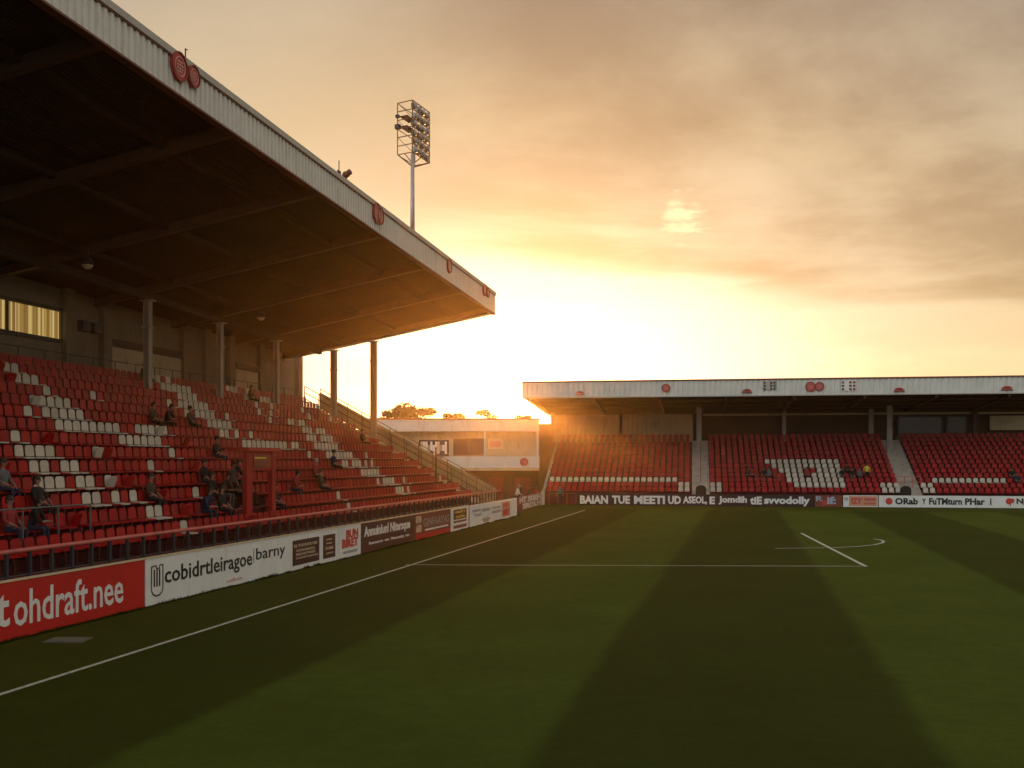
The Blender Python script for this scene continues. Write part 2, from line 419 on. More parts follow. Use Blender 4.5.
for xx in (70, 107, 186, 208, 232, 262, 300):
    a = tx(xx, 28.2); pb = MB(F); wall_to_roof(pb, a-.32, a+.32, 28.14, 28.397, WZ); pb.build('pilaster', 'concrete', wall)
for x0, x1 in ((112, 182), (236, 259)):
    a0, a1 = tx(x0, 28.3), tx(x1, 28.3)
    MB(F).box(a0, a1, 28.3, 28.397, WZ, 8.9).build('door', 'cream', stand)
    lb = MB(F).box(a0-.1, a1+.1, 28.22, 28.39, 8.9, 9.25); lb.build('lintel', 'timber', stand)
vb = MB(F)
for xx in (83, 95): a = tx(xx, 28.3); vb.box(a-.28, a+.28, 28.1, 28.39, 9.35, 9.8)
vb.build('vent', 'dark', stand)
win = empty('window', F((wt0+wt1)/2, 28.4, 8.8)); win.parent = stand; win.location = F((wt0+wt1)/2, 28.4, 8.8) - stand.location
fb = MB(F)
fb.box(wt0-.12, wt1+.12, 28.3, 28.40, 8.66, 8.82); fb.box(wt0-.12, wt1+.12, 28.3, 28.40, 10.0, 10.14)
for a in np.linspace(wt0, wt1, 3): fb.box(a-.06, a+.06, 28.32, 28.396, 8.822, 9.998)
fb.build('window_frame', 'frame', win)
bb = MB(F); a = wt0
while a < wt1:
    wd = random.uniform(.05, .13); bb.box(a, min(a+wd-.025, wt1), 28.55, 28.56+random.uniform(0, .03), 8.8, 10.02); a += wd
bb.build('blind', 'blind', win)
MB(F).box(wt0, wt1, 28.72, 28.76, 8.8, 10.05).build('room_back', 'timber', win)
# roof: deck, ribbed fascia, beams
RT0, RT1, RL0, RL1 = -26.0, 63.0, 14.8, 29.2
def slab(mb, t0, t1, l0, l1, lo, hi):
    vs = [F(a, l, roof_z(a, l)+h) for h in (lo, hi) for (a, l) in ((t0, l0), (t1, l0), (t1, l1), (t0, l1))]
    mb.raw(vs, [(0, 3, 2, 1), (4, 5, 6, 7), (0, 1, 5, 4), (1, 2, 6, 5), (2, 3, 7, 6), (3, 0, 4, 7)])
rb = MB(F)
n = 120
for i in range(n):       # profiled sheets, ribs run front to back
    l = RL0 + .05 + (RL1-RL0-.05)*i/n; l2 = RL0 + .05 + (RL1-RL0-.05)*(i+.6)/n
    slab(rb, RT0, RT1-.02, l, l2, .38, .41); 
slab(rb, RT0, RT1-.02, RL0+.05, RL1, .4101, .55)
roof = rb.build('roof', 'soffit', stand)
fz0 = lambda a: roof_z(a, RL0)-.02
fz1 = lambda a: roof_z(a, RL0)+1.18 - (63-a)*.006
fa = MB(F).corr(RT0, RT1, fz0, fz1, RL0, .27, .05)
fe = MB(lambda a, b_, c: F(RT1 - b_*1.0, RL0 + a, c))
fa.build('fascia', 'clad', roof)
eb = MB(F)       # closed end of the roof: sloping verge board
vs = [F(RT1+d, l, z) for d in (-.015, .05) for (l, z) in ((RL0-.03, fz0(RT1)), (RL0-.03, fz1(RT1)), (RL1, roof_z(RT1, RL1)+.6), (RL1, roof_z(RT1, RL1)-.02))]
eb.raw(vs, [(0, 1, 2, 3), (7, 6, 5, 4), (0, 4, 5, 1), (1, 5, 6, 2), (2, 6, 7, 3), (3, 7, 4, 0)])
eb.build('verge_board', 'clad', roof)
def strip(mb, l0, l1, f0, h0, h1):
    vs = [F(a, l, f0(a)+h) for h in (h0, h1) for (a, l) in ((RT0, l0), (RT1+.06, l0), (RT1+.06, l1), (RT0, l1))]
    mb.raw(vs, [(0, 3, 2, 1), (4, 5, 6, 7), (0, 1, 5, 4), (1, 2, 6, 5), (2, 3, 7, 6), (3, 0, 4, 7)])
cb = MB(F); strip(cb, RL0-.075, RL0+.10, fz1, -.13, -.09); strip(cb, RL0-.06, RL0+.2, fz0, -.06, -.005); cb.build('dark_trim', 'trimbrown', roof)
cb = MB(F); strip(cb, RL0-.10, RL0+.35, fz1, -.085, .10); cb.build('edge_cap', 'capt', roof)
tb = MB(F); vs = [F(a, l, z) for a in (RT0, RT1-.1) for (l, z) in ((RL0+.2, fz1(a)+.05), (RL1, roof_z(a, RL1)+.62))]
tb.raw(vs, [(0, 1, 3, 2)]); tb.build('roof_sheet', 'capt', roof)
beams = [42.7+6.63*k for k in range(-8, 4)]; beams[-1] = 62.5
for a in beams:
    bm_ = MB(F); slab(bm_, a-.07, a+.07, RL0+.12, 28.38, .08, .378); slab(bm_, a-.15, a+.15, RL0+.12, 28.38, .02, .078); bm_.build('roof_beam', 'steel', roof)
for l in (17.2, 21.0, 24.6):
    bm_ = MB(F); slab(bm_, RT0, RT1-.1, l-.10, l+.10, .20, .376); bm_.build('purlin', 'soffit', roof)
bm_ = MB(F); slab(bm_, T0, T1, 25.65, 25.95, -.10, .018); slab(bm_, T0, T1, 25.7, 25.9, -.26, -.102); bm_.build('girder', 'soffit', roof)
def column(a, l, base, wdt=.28):
    e = MB(F); e.box(a-.15, a+.15, l-wdt/2, l-wdt/2+.05, base, roof_z(a, l)-.26); e.box(a-.15, a+.15, l+wdt/2-.05, l+wdt/2, base, roof_z(a, l)-.26)
    e.box(a-.03, a+.03, l-wdt/2+.052, l+wdt/2-.052, base, roof_z(a, l)-.26)
    e.box(a-.28, a+.28, l-.28, l+.28, base-.02, base+.05)
    e.box(a-.22, a+.22, l-.30, l+.30, roof_z(a, l)-.30, roof_z(a, l)-.262+.01)
    e.box(a-.20, a+.20, l-.20, l+.20, roof_z(a, l)-1.5, roof_z(a, l)-1.42)
    e.build('column', 'post', stand)
def row_at(L): return int((L-L0)/PITCH)
for a in (42.7, 49.33, 55.96): column(a, 25.8, tread(row_at(25.8)))
column(62.1, 24.8, tread(row_at(24.8)), .34); column(62.1, 22.2, tread(row_at(22.2)), .34)
# handrails of the upper walkway
def rail_run(mb, pts, h, r=.025, levels=(1.0, .5), T=F):
    for p in pts: mb.bar(p, (p[0], p[1], p[2]+h), r)
    for lv in levels:
        for p, q in zip(pts, pts[1:]): mb.bar((p[0], p[1], p[2]+h*lv), (q[0], q[1], q[2]+h*lv), r*.9)
rw = MB(F)
rail_run(rw, [(a, LB+.08, WZ) for a in np.arange(18, 62.2, 1.6)], 1.05, .022)
rw.build('walkway_railing', 'dark', label='thin dark handrail along the top walkway of the left stand', cat='railing')
# front barrier: red top rail on dark uprights
fr = empty('front_barrier', F(40, 15.0, 0), 'dark upright posts under a red top rail behind the touchline boards', 'barrier')
tb = MB(F); tb.bar((T0, 15.0, 1.78), (T1+3, 15.0, 1.78), .05, 8); tb.build('top_rail', 'rail', fr)
tb = MB(F); tb.bar((T0, 15.0, 1.25), (T1+3, 15.0, 1.25), .022); tb.build('lower_rail', 'dark', fr)
a = 15.0
while a < T1+3:
    MB(F).box(a-.035, a+.035, 14.965, 15.035, -.01, 1.735).build('post', 'dark', fr); a += .74
hr = MB(F)
rail_run(hr, [(a, L0+PITCH*1.02, tread(1)) for a in (19.0, 20.3, 21.6, 22.9, 24.2)], 1.0, .024, levels=(1.0,))
hr.build('short_handrail', 'grey_rail', label='short grey handrail by the dark clothed people at the near left', cat='railing')
# end stairs with sloping railings
st = empty('end_stairs', F(63.6, 20, 0), 'pale concrete stair flight climbing the far end of the left stand', 'stairs')
sp = [(L0-.25, -.01)]
for i in range(NR*2): sp += [(L0+PITCH/2*i, Z0-.2+RISE/2*i), (L0+PITCH/2*(i+1), Z0-.2+RISE/2*i)]
sp += [(LB, -.01)]
MB(F).prism(sp, T1+.02, T1+2.3).build('flight', 'stair', st)
pq = [(L0-.2, Z0-.25), (LB, Z0-.25+RISE*NR), (LB, Z0+.80+RISE*NR), (L0-.2, Z0+.80)]
MB(F).prism(pq, T1+2.45, T1+2.6).build('parapet', 'cream', st)
def slope_rail(name, a, label):
    mb = MB(F); pts = [(a, L0+PITCH*k, Z0+RISE*k-.1) for k in np.linspace(0, NR-.1, 13)]
    rail_run(mb, pts, 1.15, .03, levels=(1.0, .66, .33)); mb.build(name, 'rust', label=label, cat='railing')
slope_rail('stair_railing', T1-.15, 'brown sloping railing between the left stand seats and its end stairs')
slope_rail('stair_railing', T1+2.35, 'brown sloping railing on the outer side of the end stairs beside the clubhouse')
pl = MB(F); a = tx(436, 17.2); pl.bar((a, 17.2, tread(1)), (a, 17.2, 4.35), .05, 8); pl.ball((a, 17.2, 4.37), .07, .07, .07, 8, 5); pl.build('thin_pole', 'dark', label='thin dark pole standing among the last seats of the left stand', cat='pole')
# hanging floodlights under the roof
def spot(t_, L, lab, drop):
    z = roof_z(t_, L); r = empty('hanging_lamp', F(t_, L, z-drop-.35), lab, 'lamp', 'lamps hung under the left stand roof')
    MB(F).bar((t_, L, z-drop), (t_, L, z+.06), .035).build('stem', 'dark', r)
    hb = MB(F); n = 10; pr = [(.08, 0), (.20, -.10), (.24, -.26), (.21, -.30)]
    for k in range(len(pr)-1):
        for i in range(n):
            q = [(pr[j][0]*math.cos(2*math.pi*(i+di)/n), pr[j][0]*math.sin(2*math.pi*(i+di)/n), pr[j][1]) for j, di in ((k, 0), (k, 1), (k+1, 1), (k+1, 0))]
            hb.face([(t_+p[0], L+p[1], z-drop+p[2]) for p in q])
    hb.build('housing', 'dark', r, smooth=True)
    MB(F).ball((t_, L, z-drop-.27), .205, .205, .19, 12, 8).build('lens', 'inkcream', r, smooth=True)
spot(35.6, 24.0, 'larger hanging lamp with pale globe under the dark near part of the roof', .25)
spot(49.4, 23.6, 'smaller hanging lamp with pale globe farther along under the left roof', .15)

# round crests on the fascia
def disc(mb, T, a, b_, z, rad, thick, n=26):
    ring = [(rad*math.cos(2*math.pi*i/n), rad*math.sin(2*math.pi*i/n)) for i in range(n)]
    vs = [T(a+p[0], b_, z+p[1]) for p in ring] + [T(a+p[0], b_-thick, z+p[1]) for p in ring]
    mb.raw(vs, [list(range(n)), list(range(2*n-1, n-1, -1))] + [(i, (i+1) % n, n+(i+1) % n, n+i) for i in range(n)])
def ringm(mb, T, a, b_, z, r0, r1, thick, n=26):
    for i in range(n):
        q = [2*math.pi*k/n for k in (i, i+1)]
        vs = [T(a+r*math.cos(x), b_-d, z+r*math.sin(x)) for d in (0, thick) for (r, x) in ((r0, q[0]), (r1, q[0]), (r1, q[1]), (r0, q[1]))]
        mb.raw(vs, [(0, 3, 2, 1), (4, 5, 6, 7), (0, 1, 5, 4), (2, 3, 7, 6), (1, 2, 6, 5), (3, 0, 4, 7)])
def crest(T, a, b_, z, rad, lab, group):
    r = empty('round_crest', T(a, b_, z-rad), lab, 'crest', group)
    mb = MB(T); disc(mb, T, a, b_, z, rad, .06); mb.build('disc', 'crest', r)
    mb = MB(T); ringm(mb, T, a, b_-.061, z, rad*.90, rad*.99, .03)
    mb.build('rim', 'boardrust', r)
    mb = MB(T); ringm(mb, T, a, b_-.0615, z, rad*.60, rad*.66, .02)
    for k, wv in ((.30, .62), (.08, .8), (-.14, .74), (-.34, .5)):
        for q in range(3):
            x0 = -rad*wv*.55 + rad*wv*1.1*q/3
            mb.box(a+x0+.02*rad, a+x0+rad*wv*.30, b_-.08, b_-.0615, z+rad*(k-.05), z+rad*(k+.06))
    mb.build('relief', 'crestpale', r); return r
fb_ = RL0-.052
CG = 'red round crests on the left stand fascia'
for x, y, rd, lab in ((176, 67, .40, 'larger of two adjoining red crests at the near end of the left fascia'),
                      (190, 77, .31, 'smaller red crest overlapping right of the largest crest on the left fascia'),
                      (374.5, 213, .42, 'red crest at the middle of the left fascia, left of a close pair'),
                      (378, 216, .36, 'red crest at the middle of the left fascia, right of a close pair'),
                      (447.5, 266, .38, 'single red crest on the left fascia below the floodlight mast'),
                      (483, 290, .36, 'red crest nearest the far corner of the left stand roof'),
                      (486, 292.5, .30, 'small red crest touching the corner end of the left stand roof')):
    a = tx(x, RL0); D = F(a, RL0, 0).y; z = CAMZ + (HOR-y)*D/FPX
    crest(F, a, fb_ - (.012 if x in (190, 378, 486) else 0), z, rd, lab, CG)
# things on the roof edge
def on_edge(x): 
    a = tx(x, RL0); return a, fz1(a)+.10
a, z = on_edge(339); q = MB(F); q.bar((a, RL0, z-.02), (a, RL0, z+.55), .02); q.bar((a-.12, RL0, z+.15), (a+.12, RL0, z+.15), .03); q.bar((a, RL0, z), (a, RL0, z+.14), .08); q.build('roof_aerial', 'dark', label='thin dark aerial standing on the left stand roof edge', cat='aerial')
a, z = on_edge(346); r = empty('roof_siren', F(a, RL0, z), 'rounded dark horn fitting beside the aerial on the roof edge', 'siren')
q = MB(F); q.bar((a, RL0, z-.02), (a, RL0, z+.15), .05); q.build('bracket', 'dark', r)
q = MB(F); q.ball((a, RL0, z+.22), .17, .15, .13, 10, 7); q.bar((a-.04, RL0-.04, z+.24), (a-.12, RL0-.2, z+.28), .07, 8, .12); q.build('horn', 'trimbrown', r, smooth=True)
# small flagstaff stub by the near crests
a, z = on_edge(182); q = MB(F); q.bar((a, RL0-.1, z-.02), (a, RL0-.1, z+.22), .02); q.bar((a, RL0-.1, z+.2), (a+.1, RL0-.1, z+.22), .018); q.build('roof_hook', 'dark', label='tiny metal hook on the roof edge above the near crests', cat='hook')

# ------------------------------------------------------------------ floodlight mast rising from the roof
ft, fl = tx(412.5, 16.6), 16.6
fzb = fz1(ft)-.1
fp = F(ft, fl, 0); DD = fp.y
def zpx(y, D=None): return CAMZ + (HOR-y)*(D or DD)/FPX
mast = empty('floodlight_mast', F(ft, fl, fzb), 'tall slim floodlight mast with caged lamp head above the left stand roof', 'floodlight')
q = MB(); q.wbar((fp.x, fp.y, fzb), (fp.x, fp.y, zpx(154)), .13, 10, .09); q.wbar((fp.x, fp.y, fzb), (fp.x, fp.y, fzb+.2), .3, 10); q.build('pole', 'galv', mast, smooth=True)
# head frame: a flat rack facing the pitch, seen obliquely, with a service cage on its left
hc = Vector((fp.x, fp.y, 0)); ra = Vector((.34, .94, 0)); rb_ = Vector((-.86, .48, 0))
def H(a, b_, z): v = hc + ra*a + rb_*b_; return Vector((v.x, v.y, z))
WH = 2.1
rs = random.Random(5)
zt, zb = zpx(100), zpx(152)
q = MB(H)
for a in (0, WH/2, WH): q.bar((a, 0, zb), (a, 0, zt), .035)
for a in (0, WH): q.bar((a, .95, zb+.05), (a, .95, zt-.05), .028)
for k in range(7):
    z = zb+(zt-zb)*k/6
    q.bar((0, 0, z), (WH, 0, z), .03); q.bar((0, 0, z), (0, .95, z-.02), .026)
    if k in (0, 3, 6): q.bar((0, .95, z-.02), (WH, .95, z-.02), .022); q.bar((WH, 0, z), (WH, .95, z-.02), .022)
for k in range(3): q.bar((0, 0, zb+(zt-zb)*k/3), (0, .95, zb+(zt-zb)*(k+1)/3), .015)
q.bar((0, .95, zb), (0, 0, zb-.75), .035); q.bar((0, .5, zb), (0, 0, zb-.6), .025); q.bar((WH, 0, zb), (.1, 0, zb-.75), .04); q.bar((WH*.5, 0, zb), (.05, 0, zb-.6), .03); q.bar((0, 0, zb), (0, 0, zb-.8), .06)
q.build('head_frame', 'rust', mast)
for k in range(6):
    for j in range(4):
        z0 = zb + (zt-zb)*(k+.5)/6 + rs.uniform(-.04, .04); a = .27+.50*j + rs.uniform(-.06, .06)
        lm = MB(H); lm.box(a-.15, a+.15, -.04, .14, z0-.13, z0+.10); lm.bar((a, .05, z0-.24), (a, .05, z0-.15), .025)
        ln = MB(H); ln.ball((a+.02, -.06, z0-.02), .19, .09, .16, 8, 6)
        p_ = lm.build('lamp', 'rust' if (k*3+j) % 4 else 'galv', mast); ln.build('lens', 'lampglass', p_, smooth=True)
q = MB(H)
for z in (zt-.72, zt-1.25): q.box(-.05, WH*.5, .30, .80, z-.03, z)
q.build('platform', 'dark', mast)
q = MB(H); q.box(-.10, .14, .80, 1.08, zt-1.34, zt-1.12); q.box(-.08, .1, .85, 1.05, zt-.76, zt-.62); q.build('control_box', 'dark', mast)

# ------------------------------------------------------------------ seats
def poly_extrude(mb, outline, fa, fb_):
    n = len(outline); vs = [fa(p) for p in outline]+[fb_(p) for p in outline]
    mb.raw(vs, [list(range(n)), list(range(2*n-1, n-1, -1))]+[(i, n+i, n+(i+1) % n, (i+1) % n) for i in range(n)])
def rrect(w_, h, r, n=3):
    pts = []
    for cx, cy, a0 in ((w_/2-r, h-r, 0), (-w_/2+r, h-r, 90), (-w_/2+.03, .03, 180), (w_/2-.03, .03, 270)):
        rr2 = r if cy > .1 else .03
        for k in range(n): a = R(a0+90*k/(n-1)); pts.append((cx+rr2*math.cos(a), cy+rr2*math.sin(a)))
    return pts
sb = MB(); ol = rrect(.375, .32, .09)
poly_extrude(sb, ol, lambda p: (p[0], .035 - .7*p[0]**2*.3 - .10*p[1], .47+p[1]), lambda p: (p[0]*.98, .005 - .10*p[1], .47+p[1]))
SEAT_BACK = sb
sp_ = MB(); ol2 = rrect(.39, .36, .07)
poly_extrude(sp_, ol2, lambda p: (p[0], .04+p[1], .455-.03*math.sin(p[1]*7)), lambda p: (p[0], .04+p[1], .40))
SEAT_PAN = sp_
sk = MB(); sk.box(-.03, .03, -.02, .30, .30, .398); sk.box(-.03, .03, -.06, -.02, .02, .398); sk.box(-.12, .12, -.08, .04, 0, .02)
SEAT_BRK = sk
def local_mesh(name, mb, mat):
    me = bpy.data.meshes.new(name); me.from_pydata([tuple(p) for p in mb.v], [], mb.f); me.materials.append(MT[mat]); me.update()
    bm = bmesh.new(); bm.from_mesh(me); bmesh.ops.recalc_face_normals(bm, faces=bm.faces); bm.to_mesh(me); bm.free(); return me
WL = [(6, 26.9, 27.2), (9, 31.7, 33.5), (8, 31.0, 33.6), (7, 30.9, 37.2), (6, 33.4, 35.7), (5, 26.2, 28.0), (4, 26.4, 27.8), (3, 27.2, 28.3), (3, 25.7, 26.1), (2, 26.1, 28.4), (1, 25.3, 26.1), (1, 27.1, 29.2),
      (12, 33.2, 34.3), (11, 32.6, 34.3), (13, 44.3, 47.3), (12, 43.8, 47.0), (11, 43.0, 46.2), (10, 41.7, 45.4), (9, 42.5, 45.5), (8, 41.9, 44.3), (7, 41.7, 44.4), (6, 42.3, 47.7), (13, 51.6, 54.5), (12, 51.7, 55.9), (11, 51.0, 54.2),
      (10, 50.0, 52.4), (9, 51.8, 54.4), (8, 51.6, 55.3), (7, 50.8, 54.0), (6, 49.6, 52.6), (5, 49.9, 52.6), (4, 49.8, 52.7), (3, 49.7, 52.0), (2, 49.6, 52.7), (1, 49.2, 52.6)]
BOOTH_T = (tx(247, 16.3), tx(276, 16.3))
seats = []           # (world pos, angle, white, row, distance)
angL, angF = math.atan2(-C_, -S_), math.atan2(math.sin(FE), -math.cos(FE))
for i in range(NR):
    L = L0+PITCH*i+.64; a = 14.2; rj = random.uniform(-.3, .5)
    while a < T1-.35:
        if not (i == 1 and BOOTH_T[0]-.3 < a < BOOTH_T[1]+.3):
            p = F(a, L, tread(i)); x = 512+FPX*p.x/p.y
            if x > -60 and not any(abs(a-ca)+abs(L-lb_) < .5 for ca, lb_ in ((42.7, 25.8), (49.33, 25.8), (55.96, 25.8), (62.1, 24.8), (62.1, 22.2))):
                wh = any(r_ == i and q0-rj <= a <= q1+rj for r_, q0, q1 in WL)
                seats.append((p, angL, wh, i, p.y, x, 0))
        a += .46
FR, FP, FRISE, FV0, FZ0 = 13, .82, .38, 1.2, .7
def ftread(i): return FZ0+FRISE*i
u_l = lambda v: fu(549, 1.5)
stair1 = (fu(692, 6), fu(709, 6)); stair2 = (fu(891, 6), fu(912, 6))
WF = [(2, 549, 678), (0, 680, 698), (1, 680, 697), (0, 706, 725), (1, 706, 721), (6, 767, 840), (5, 773, 840), (4, 777, 805), (4, 815, 841), (3, 785, 802), (3, 813, 842), (2, 788, 842), (1, 791, 843),
      (0, 882, 907), (1, 880, 900), (0, 918, 938), (1, 918, 932), (2, 931, 970), (2, 975, 1006)]
for i in range(FR):
    v = FV0+FP*i+.64; a = u_l(v)
    while a < fu(1075, v):
        if not (stair1[0]-.15 < a < stair1[1]+.15 or stair2[0]-.15 < a < stair2[1]+.15):
            p = G(a, v, ftread(i)); x = 512+FPX*p.x/p.y
            wh = any(r_ == i and q0 <= x <= q1 for r_, q0, q1 in WF)
            seats.append((p, angF, wh, i, p.y, x, 1))
        a += .52
rs = random.Random(11)
seats = [s_[:2] + ((s_[6] == 1 or rs.random() > .20) if s_[2] else (s_[6] == 0 and rs.random() < .026),) + s_[3:] for s_ in seats]
near = sorted([s for s in seats if s[6] == 0 and s[5] > -4], key=lambda s: s[4])[:300]
ids = set(id(s) for s in near)
rest = [s for s in seats if id(s) not in ids]
ORD = ['zeroth', 'first', 'second', 'third', 'fourth', 'fifth', 'sixth', 'seventh', 'eighth', 'ninth', 'tenth', 'eleventh', 'twelfth', 'thirteenth', 'fourteenth', 'fifteenth', 'sixteenth', 'seventeenth', 'eighteenth', 'nineteenth']
TENS = {20: 'twent', 30: 'thirt', 40: 'fort', 50: 'fift', 60: 'sixt', 70: 'sevent'}
def ordinal(n):
    if n < 20: return ORD[n]
    t_, u = n//10*10, n % 10
    return TENS[t_]+'ieth' if u == 0 else TENS[t_]+'y-'+ORD[u]
ME = {(k, c): local_mesh(k, mb, c) for k, mb in (('backrest', SEAT_BACK), ('seat_pan', SEAT_PAN)) for c in ('red_seat', 'white_seat')}
MEB = local_mesh('bracket', SEAT_BRK, 'seat_metal')
cnt = {}
protos = {}
for c in (False, True):
    r = empty('stadium_seat', (0, 0, 0)); m_ = 'white_seat' if c else 'red_seat'
    protos[c] = (r, [link('backrest', ME['backrest', m_], r), link('seat_pan', ME['seat_pan', m_], r), link('bracket', MEB, r)])
used = set()
for s in sorted(near, key=lambda s: (s[3], s[5])):
    p, an, wh, i, D, x, _ = s
    cnt[i] = cnt.get(i, 0)+1
    root, parts = protos[wh]
    if wh in used:
        r = root.copy(); COL.objects.link(r)
        for ch in parts: c = ch.copy(); COL.objects.link(c); c.parent = r
    else: r = root; used.add(wh)
    r.location = p; r.rotation_euler = (0, 0, an+rs.uniform(-.05, .05))
    kids = [c_ for c_ in r.children]
    for c_ in kids:
        if c_.name.startswith('seat_pan'): c_.rotation_euler = (0, 0, 0); c_.location = (0, 0, 0)
        if c_.name.startswith('seat_pan') and rs.random() < .06:          # tipped up
            an_ = rs.uniform(1.1, 1.35); hv = Vector((0, .05, .43)); c_.rotation_euler = (an_, 0, 0); c_.location = hv - Matrix.Rotation(an_, 3, 'X') @ hv
    tag(r, f"{'white' if wh else 'red'} plastic seat in {ordinal(i+1)} row of left stand, {ordinal(cnt[i])} from the left edge", 'seat', 'seats in the near part of the left stand')
# every farther seat of both stands as one mass
def replicate(mb_list):
    vs = np.concatenate([np.array([tuple(p) for p in mb.v]) for mb in mb_list]); fs = []; k = 0
    for mb in mb_list: fs += [[a+k for a in f] for f in mb.f]; k += len(mb.v)
    return vs, fs
bv, bf = replicate([SEAT_BACK, SEAT_PAN])
V, FS, MI = [], [], []
for k, s in enumerate(rest):
    p, an = s[0], s[1]; c, s_ = math.cos(an), math.sin(an)
    V.append(np.stack([p.x+bv[:, 0]*c-bv[:, 1]*s_, p.y+bv[:, 0]*s_+bv[:, 1]*c, p.z+bv[:, 2]], 1))
    o_ = k*len(bv); FS += [[a+o_ for a in f] for f in bf]; MI += [1 if s[2] else 0]*len(bf)
me = bpy.data.meshes.new('distant_seating'); me.from_pydata(np.concatenate(V).tolist(), [], FS); me.materials.append(MT['red_seat']); me.materials.append(MT['white_seat'])
me.polygons.foreach_set('material_index', MI); me.update()
bm = bmesh.new(); bm.from_mesh(me); bmesh.ops.recalc_face_normals(bm, faces=bm.faces); bm.to_mesh(me); bm.free()
tag(link('distant_seating', me), 'mass of small red and white seats filling the farther rows of both stands', 'seating', kind='stuff')

# red booth among the lower seats
bt0, bt1 = BOOTH_T; bl0, bl1 = L0+PITCH*1+.08, L0+PITCH*1+.62
bz, bh = tread(1), 2.42
bo = empty('red_booth', F((bt0+bt1)/2, bl0, bz), 'red open fronted booth with dark sign panel among the lower left seats', 'booth')
q = MB(F)
q.box(bt0, bt0+.42, bl0, bl0+.16, bz, bz+bh); q.build('side_wall', 'redpaint', bo); q = MB(F).box(bt1-.30, bt1, bl0, bl0+.16, bz, bz+bh)
q.build('side_wall', 'redpaint', bo)
q = MB(F).box(bt0-.1, bt1+.1, bl0-.12, bl1+.1, bz+bh, bz+bh+.12); q.build('roof', 'redpaint', bo)
q = MB(F).box(bt0+.422, bt1-.302, bl0+.03, bl0+.12, bz+1.75, bz+bh-.02); pn = q.build('header', 'redpaint', bo)
q = MB(F).box(bt0+.5, bt1-.5, bl0-.005, bl0+.028, bz+1.86, bz+bh-.12); q.build('sign_panel', 'boardrust', pn)
q = MB(F).box(bt0+.55, bt1-.8, bl0-.012, bl0-.006, bz+bh-.26, bz+bh-.20); q.build('sign_line', 'inkyellow', pn)

# ------------------------------------------------------------------ advertising boards on the touchline
BL = 14.7; BH = 1.2
def board(x0, x1, mat, lab, L=BL, h=BH, cap=True):
    a0, a1 = tx(x0, L)+.02, tx(x1, L)-.02
    r = empty('advertising_board', F((a0+a1)/2, L, 0), lab, 'board', 'advertising boards along the left touchline')
    MB(F).box(a0, a1, L, L+.07, .0, h).build('panel', mat, r)
    if cap: MB(F).box(a0, a1, L-.02, L+.09, h+.002, h+.04).build('cap', 'inkcream', r)
    return r, a0, a1
def T_(r, name, mat, items, L=BL, **k):
    for (s, x0, x1, z0, z1, *o_) in items:
        mb = MB(F); text(mb, s, F, tx(x0, L), tx(x1, L), z0, z1, L, *(o_ or [.025]), **k); mb.build(name, mat, r)
def P_(r, name, mat, rects, L=BL, pr=.012):
    mb = MB(F)
    for (x0, x1, z0, z1) in rects: mb.box(tx(x0, L), tx(x1, L), L-pr, L-.002, z0, z1)
    return mb.build(name, mat, r)
r, a0, a1 = board(-120, 145, 'boardred', 'red board lettered in large pale lower case at the near left')
T_(r, 'lettering', 'inkwhite', [('t', -5, 9.5, .30, .96, .02), ('ohdraft.nee', 13.5, 123, .25, 1.0, .012)])
r, a0, a1 = board(145, 339, 'boardwhite', 'long white board with shield emblem, black lettering and two brown panels')
T_(r, 'lettering', 'ink', [('cobidrtleiragoe', 164.5, 252, .36, .93, .012), ('barny', 256, 285, .50, .98, .004)])
T_(r, 'small_lettering', 'crestpale', [('ceibun', 227, 242, .13, .24, .01)])
P_(r, 'divider', 'inkgrey', [(253.3, 253.9, .55, .98)])
em = MB(F)
ea0, ea1 = tx(150.5, BL), tx(163.5, BL); ew = ea1-ea0; ec = (ea0+ea1)/2
def tube(mb, pts, wd, L=BL):
    for p, q_ in zip(pts, pts[1:]):
        d = Vector((q_[0]-p[0], q_[1]-p[1])); n_ = Vector((-d.y, d.x)).normalized()*wd/2
        c4 = [(p[0]+n_.x, p[1]+n_.y), (q_[0]+n_.x, q_[1]+n_.y), (q_[0]-n_.x, q_[1]-n_.y), (p[0]-n_.x, p[1]-n_.y)]
        vs = [F(c[0], L-dd, c[1]) for dd in (.003, .011) for c in c4]
        mb.raw(vs, [(0, 1, 2, 3), (7, 6, 5, 4), (0, 4, 5, 1), (1, 5, 6, 2), (2, 6, 7, 3), (3, 7, 4, 0)])
us = [(ec-ew*.44, .98), (ec-ew*.44, .45)] + [(ec+ew*.44*math.cos(R(a)), .42+.2*math.sin(R(a))) for a in range(180, 361, 20)] + [(ec+ew*.44, .45), (ec+ew*.44, 1.0)]
tube(em, us, .035); tube(em, [(ec-ew*.44, .98), (ec-ew*.1, 1.0), (ec-ew*.05, .92), (ec+ew*.15, .92), (ec+ew*.2, 1.0), (ec+ew*.44, 1.0)], .03)
for k in (-.22, -.02, .18): tube(em, [(ec+ew*k, .90), (ec+ew*k, .46)], .055)
em.build('emblem', 'ink', r)
p_ = P_(r, 'brown_panel', 'boardbrown', [(292.5, 319, .16, 1.0)]); p2 = P_(r, 'brown_panel', 'boardbrown', [(323, 335, .16, 1.0)])
T_(p_, 'lettering', 'inkcream', [('RI TUUUUU RE', 294, 317, .76, .86, .01), ('COOUARLEOL', 296, 315, .60, .69, .01), ('FREOOETVOED', 296, 315, .47, .56, .01), ('seeserrreeeesss', 296, 318, .36, .42, .0)], L=BL-.012)
T_(p2, 'lettering', 'inkcream', [('uahr', 326, 332.5, .80, .88, .01), ('nup', 326.5, 332, .64, .72, .01), ('DUBII', 325.5, 333, .46, .57, .01), ('sumrn', 326, 333, .30, .36, .0)], L=BL-.012)
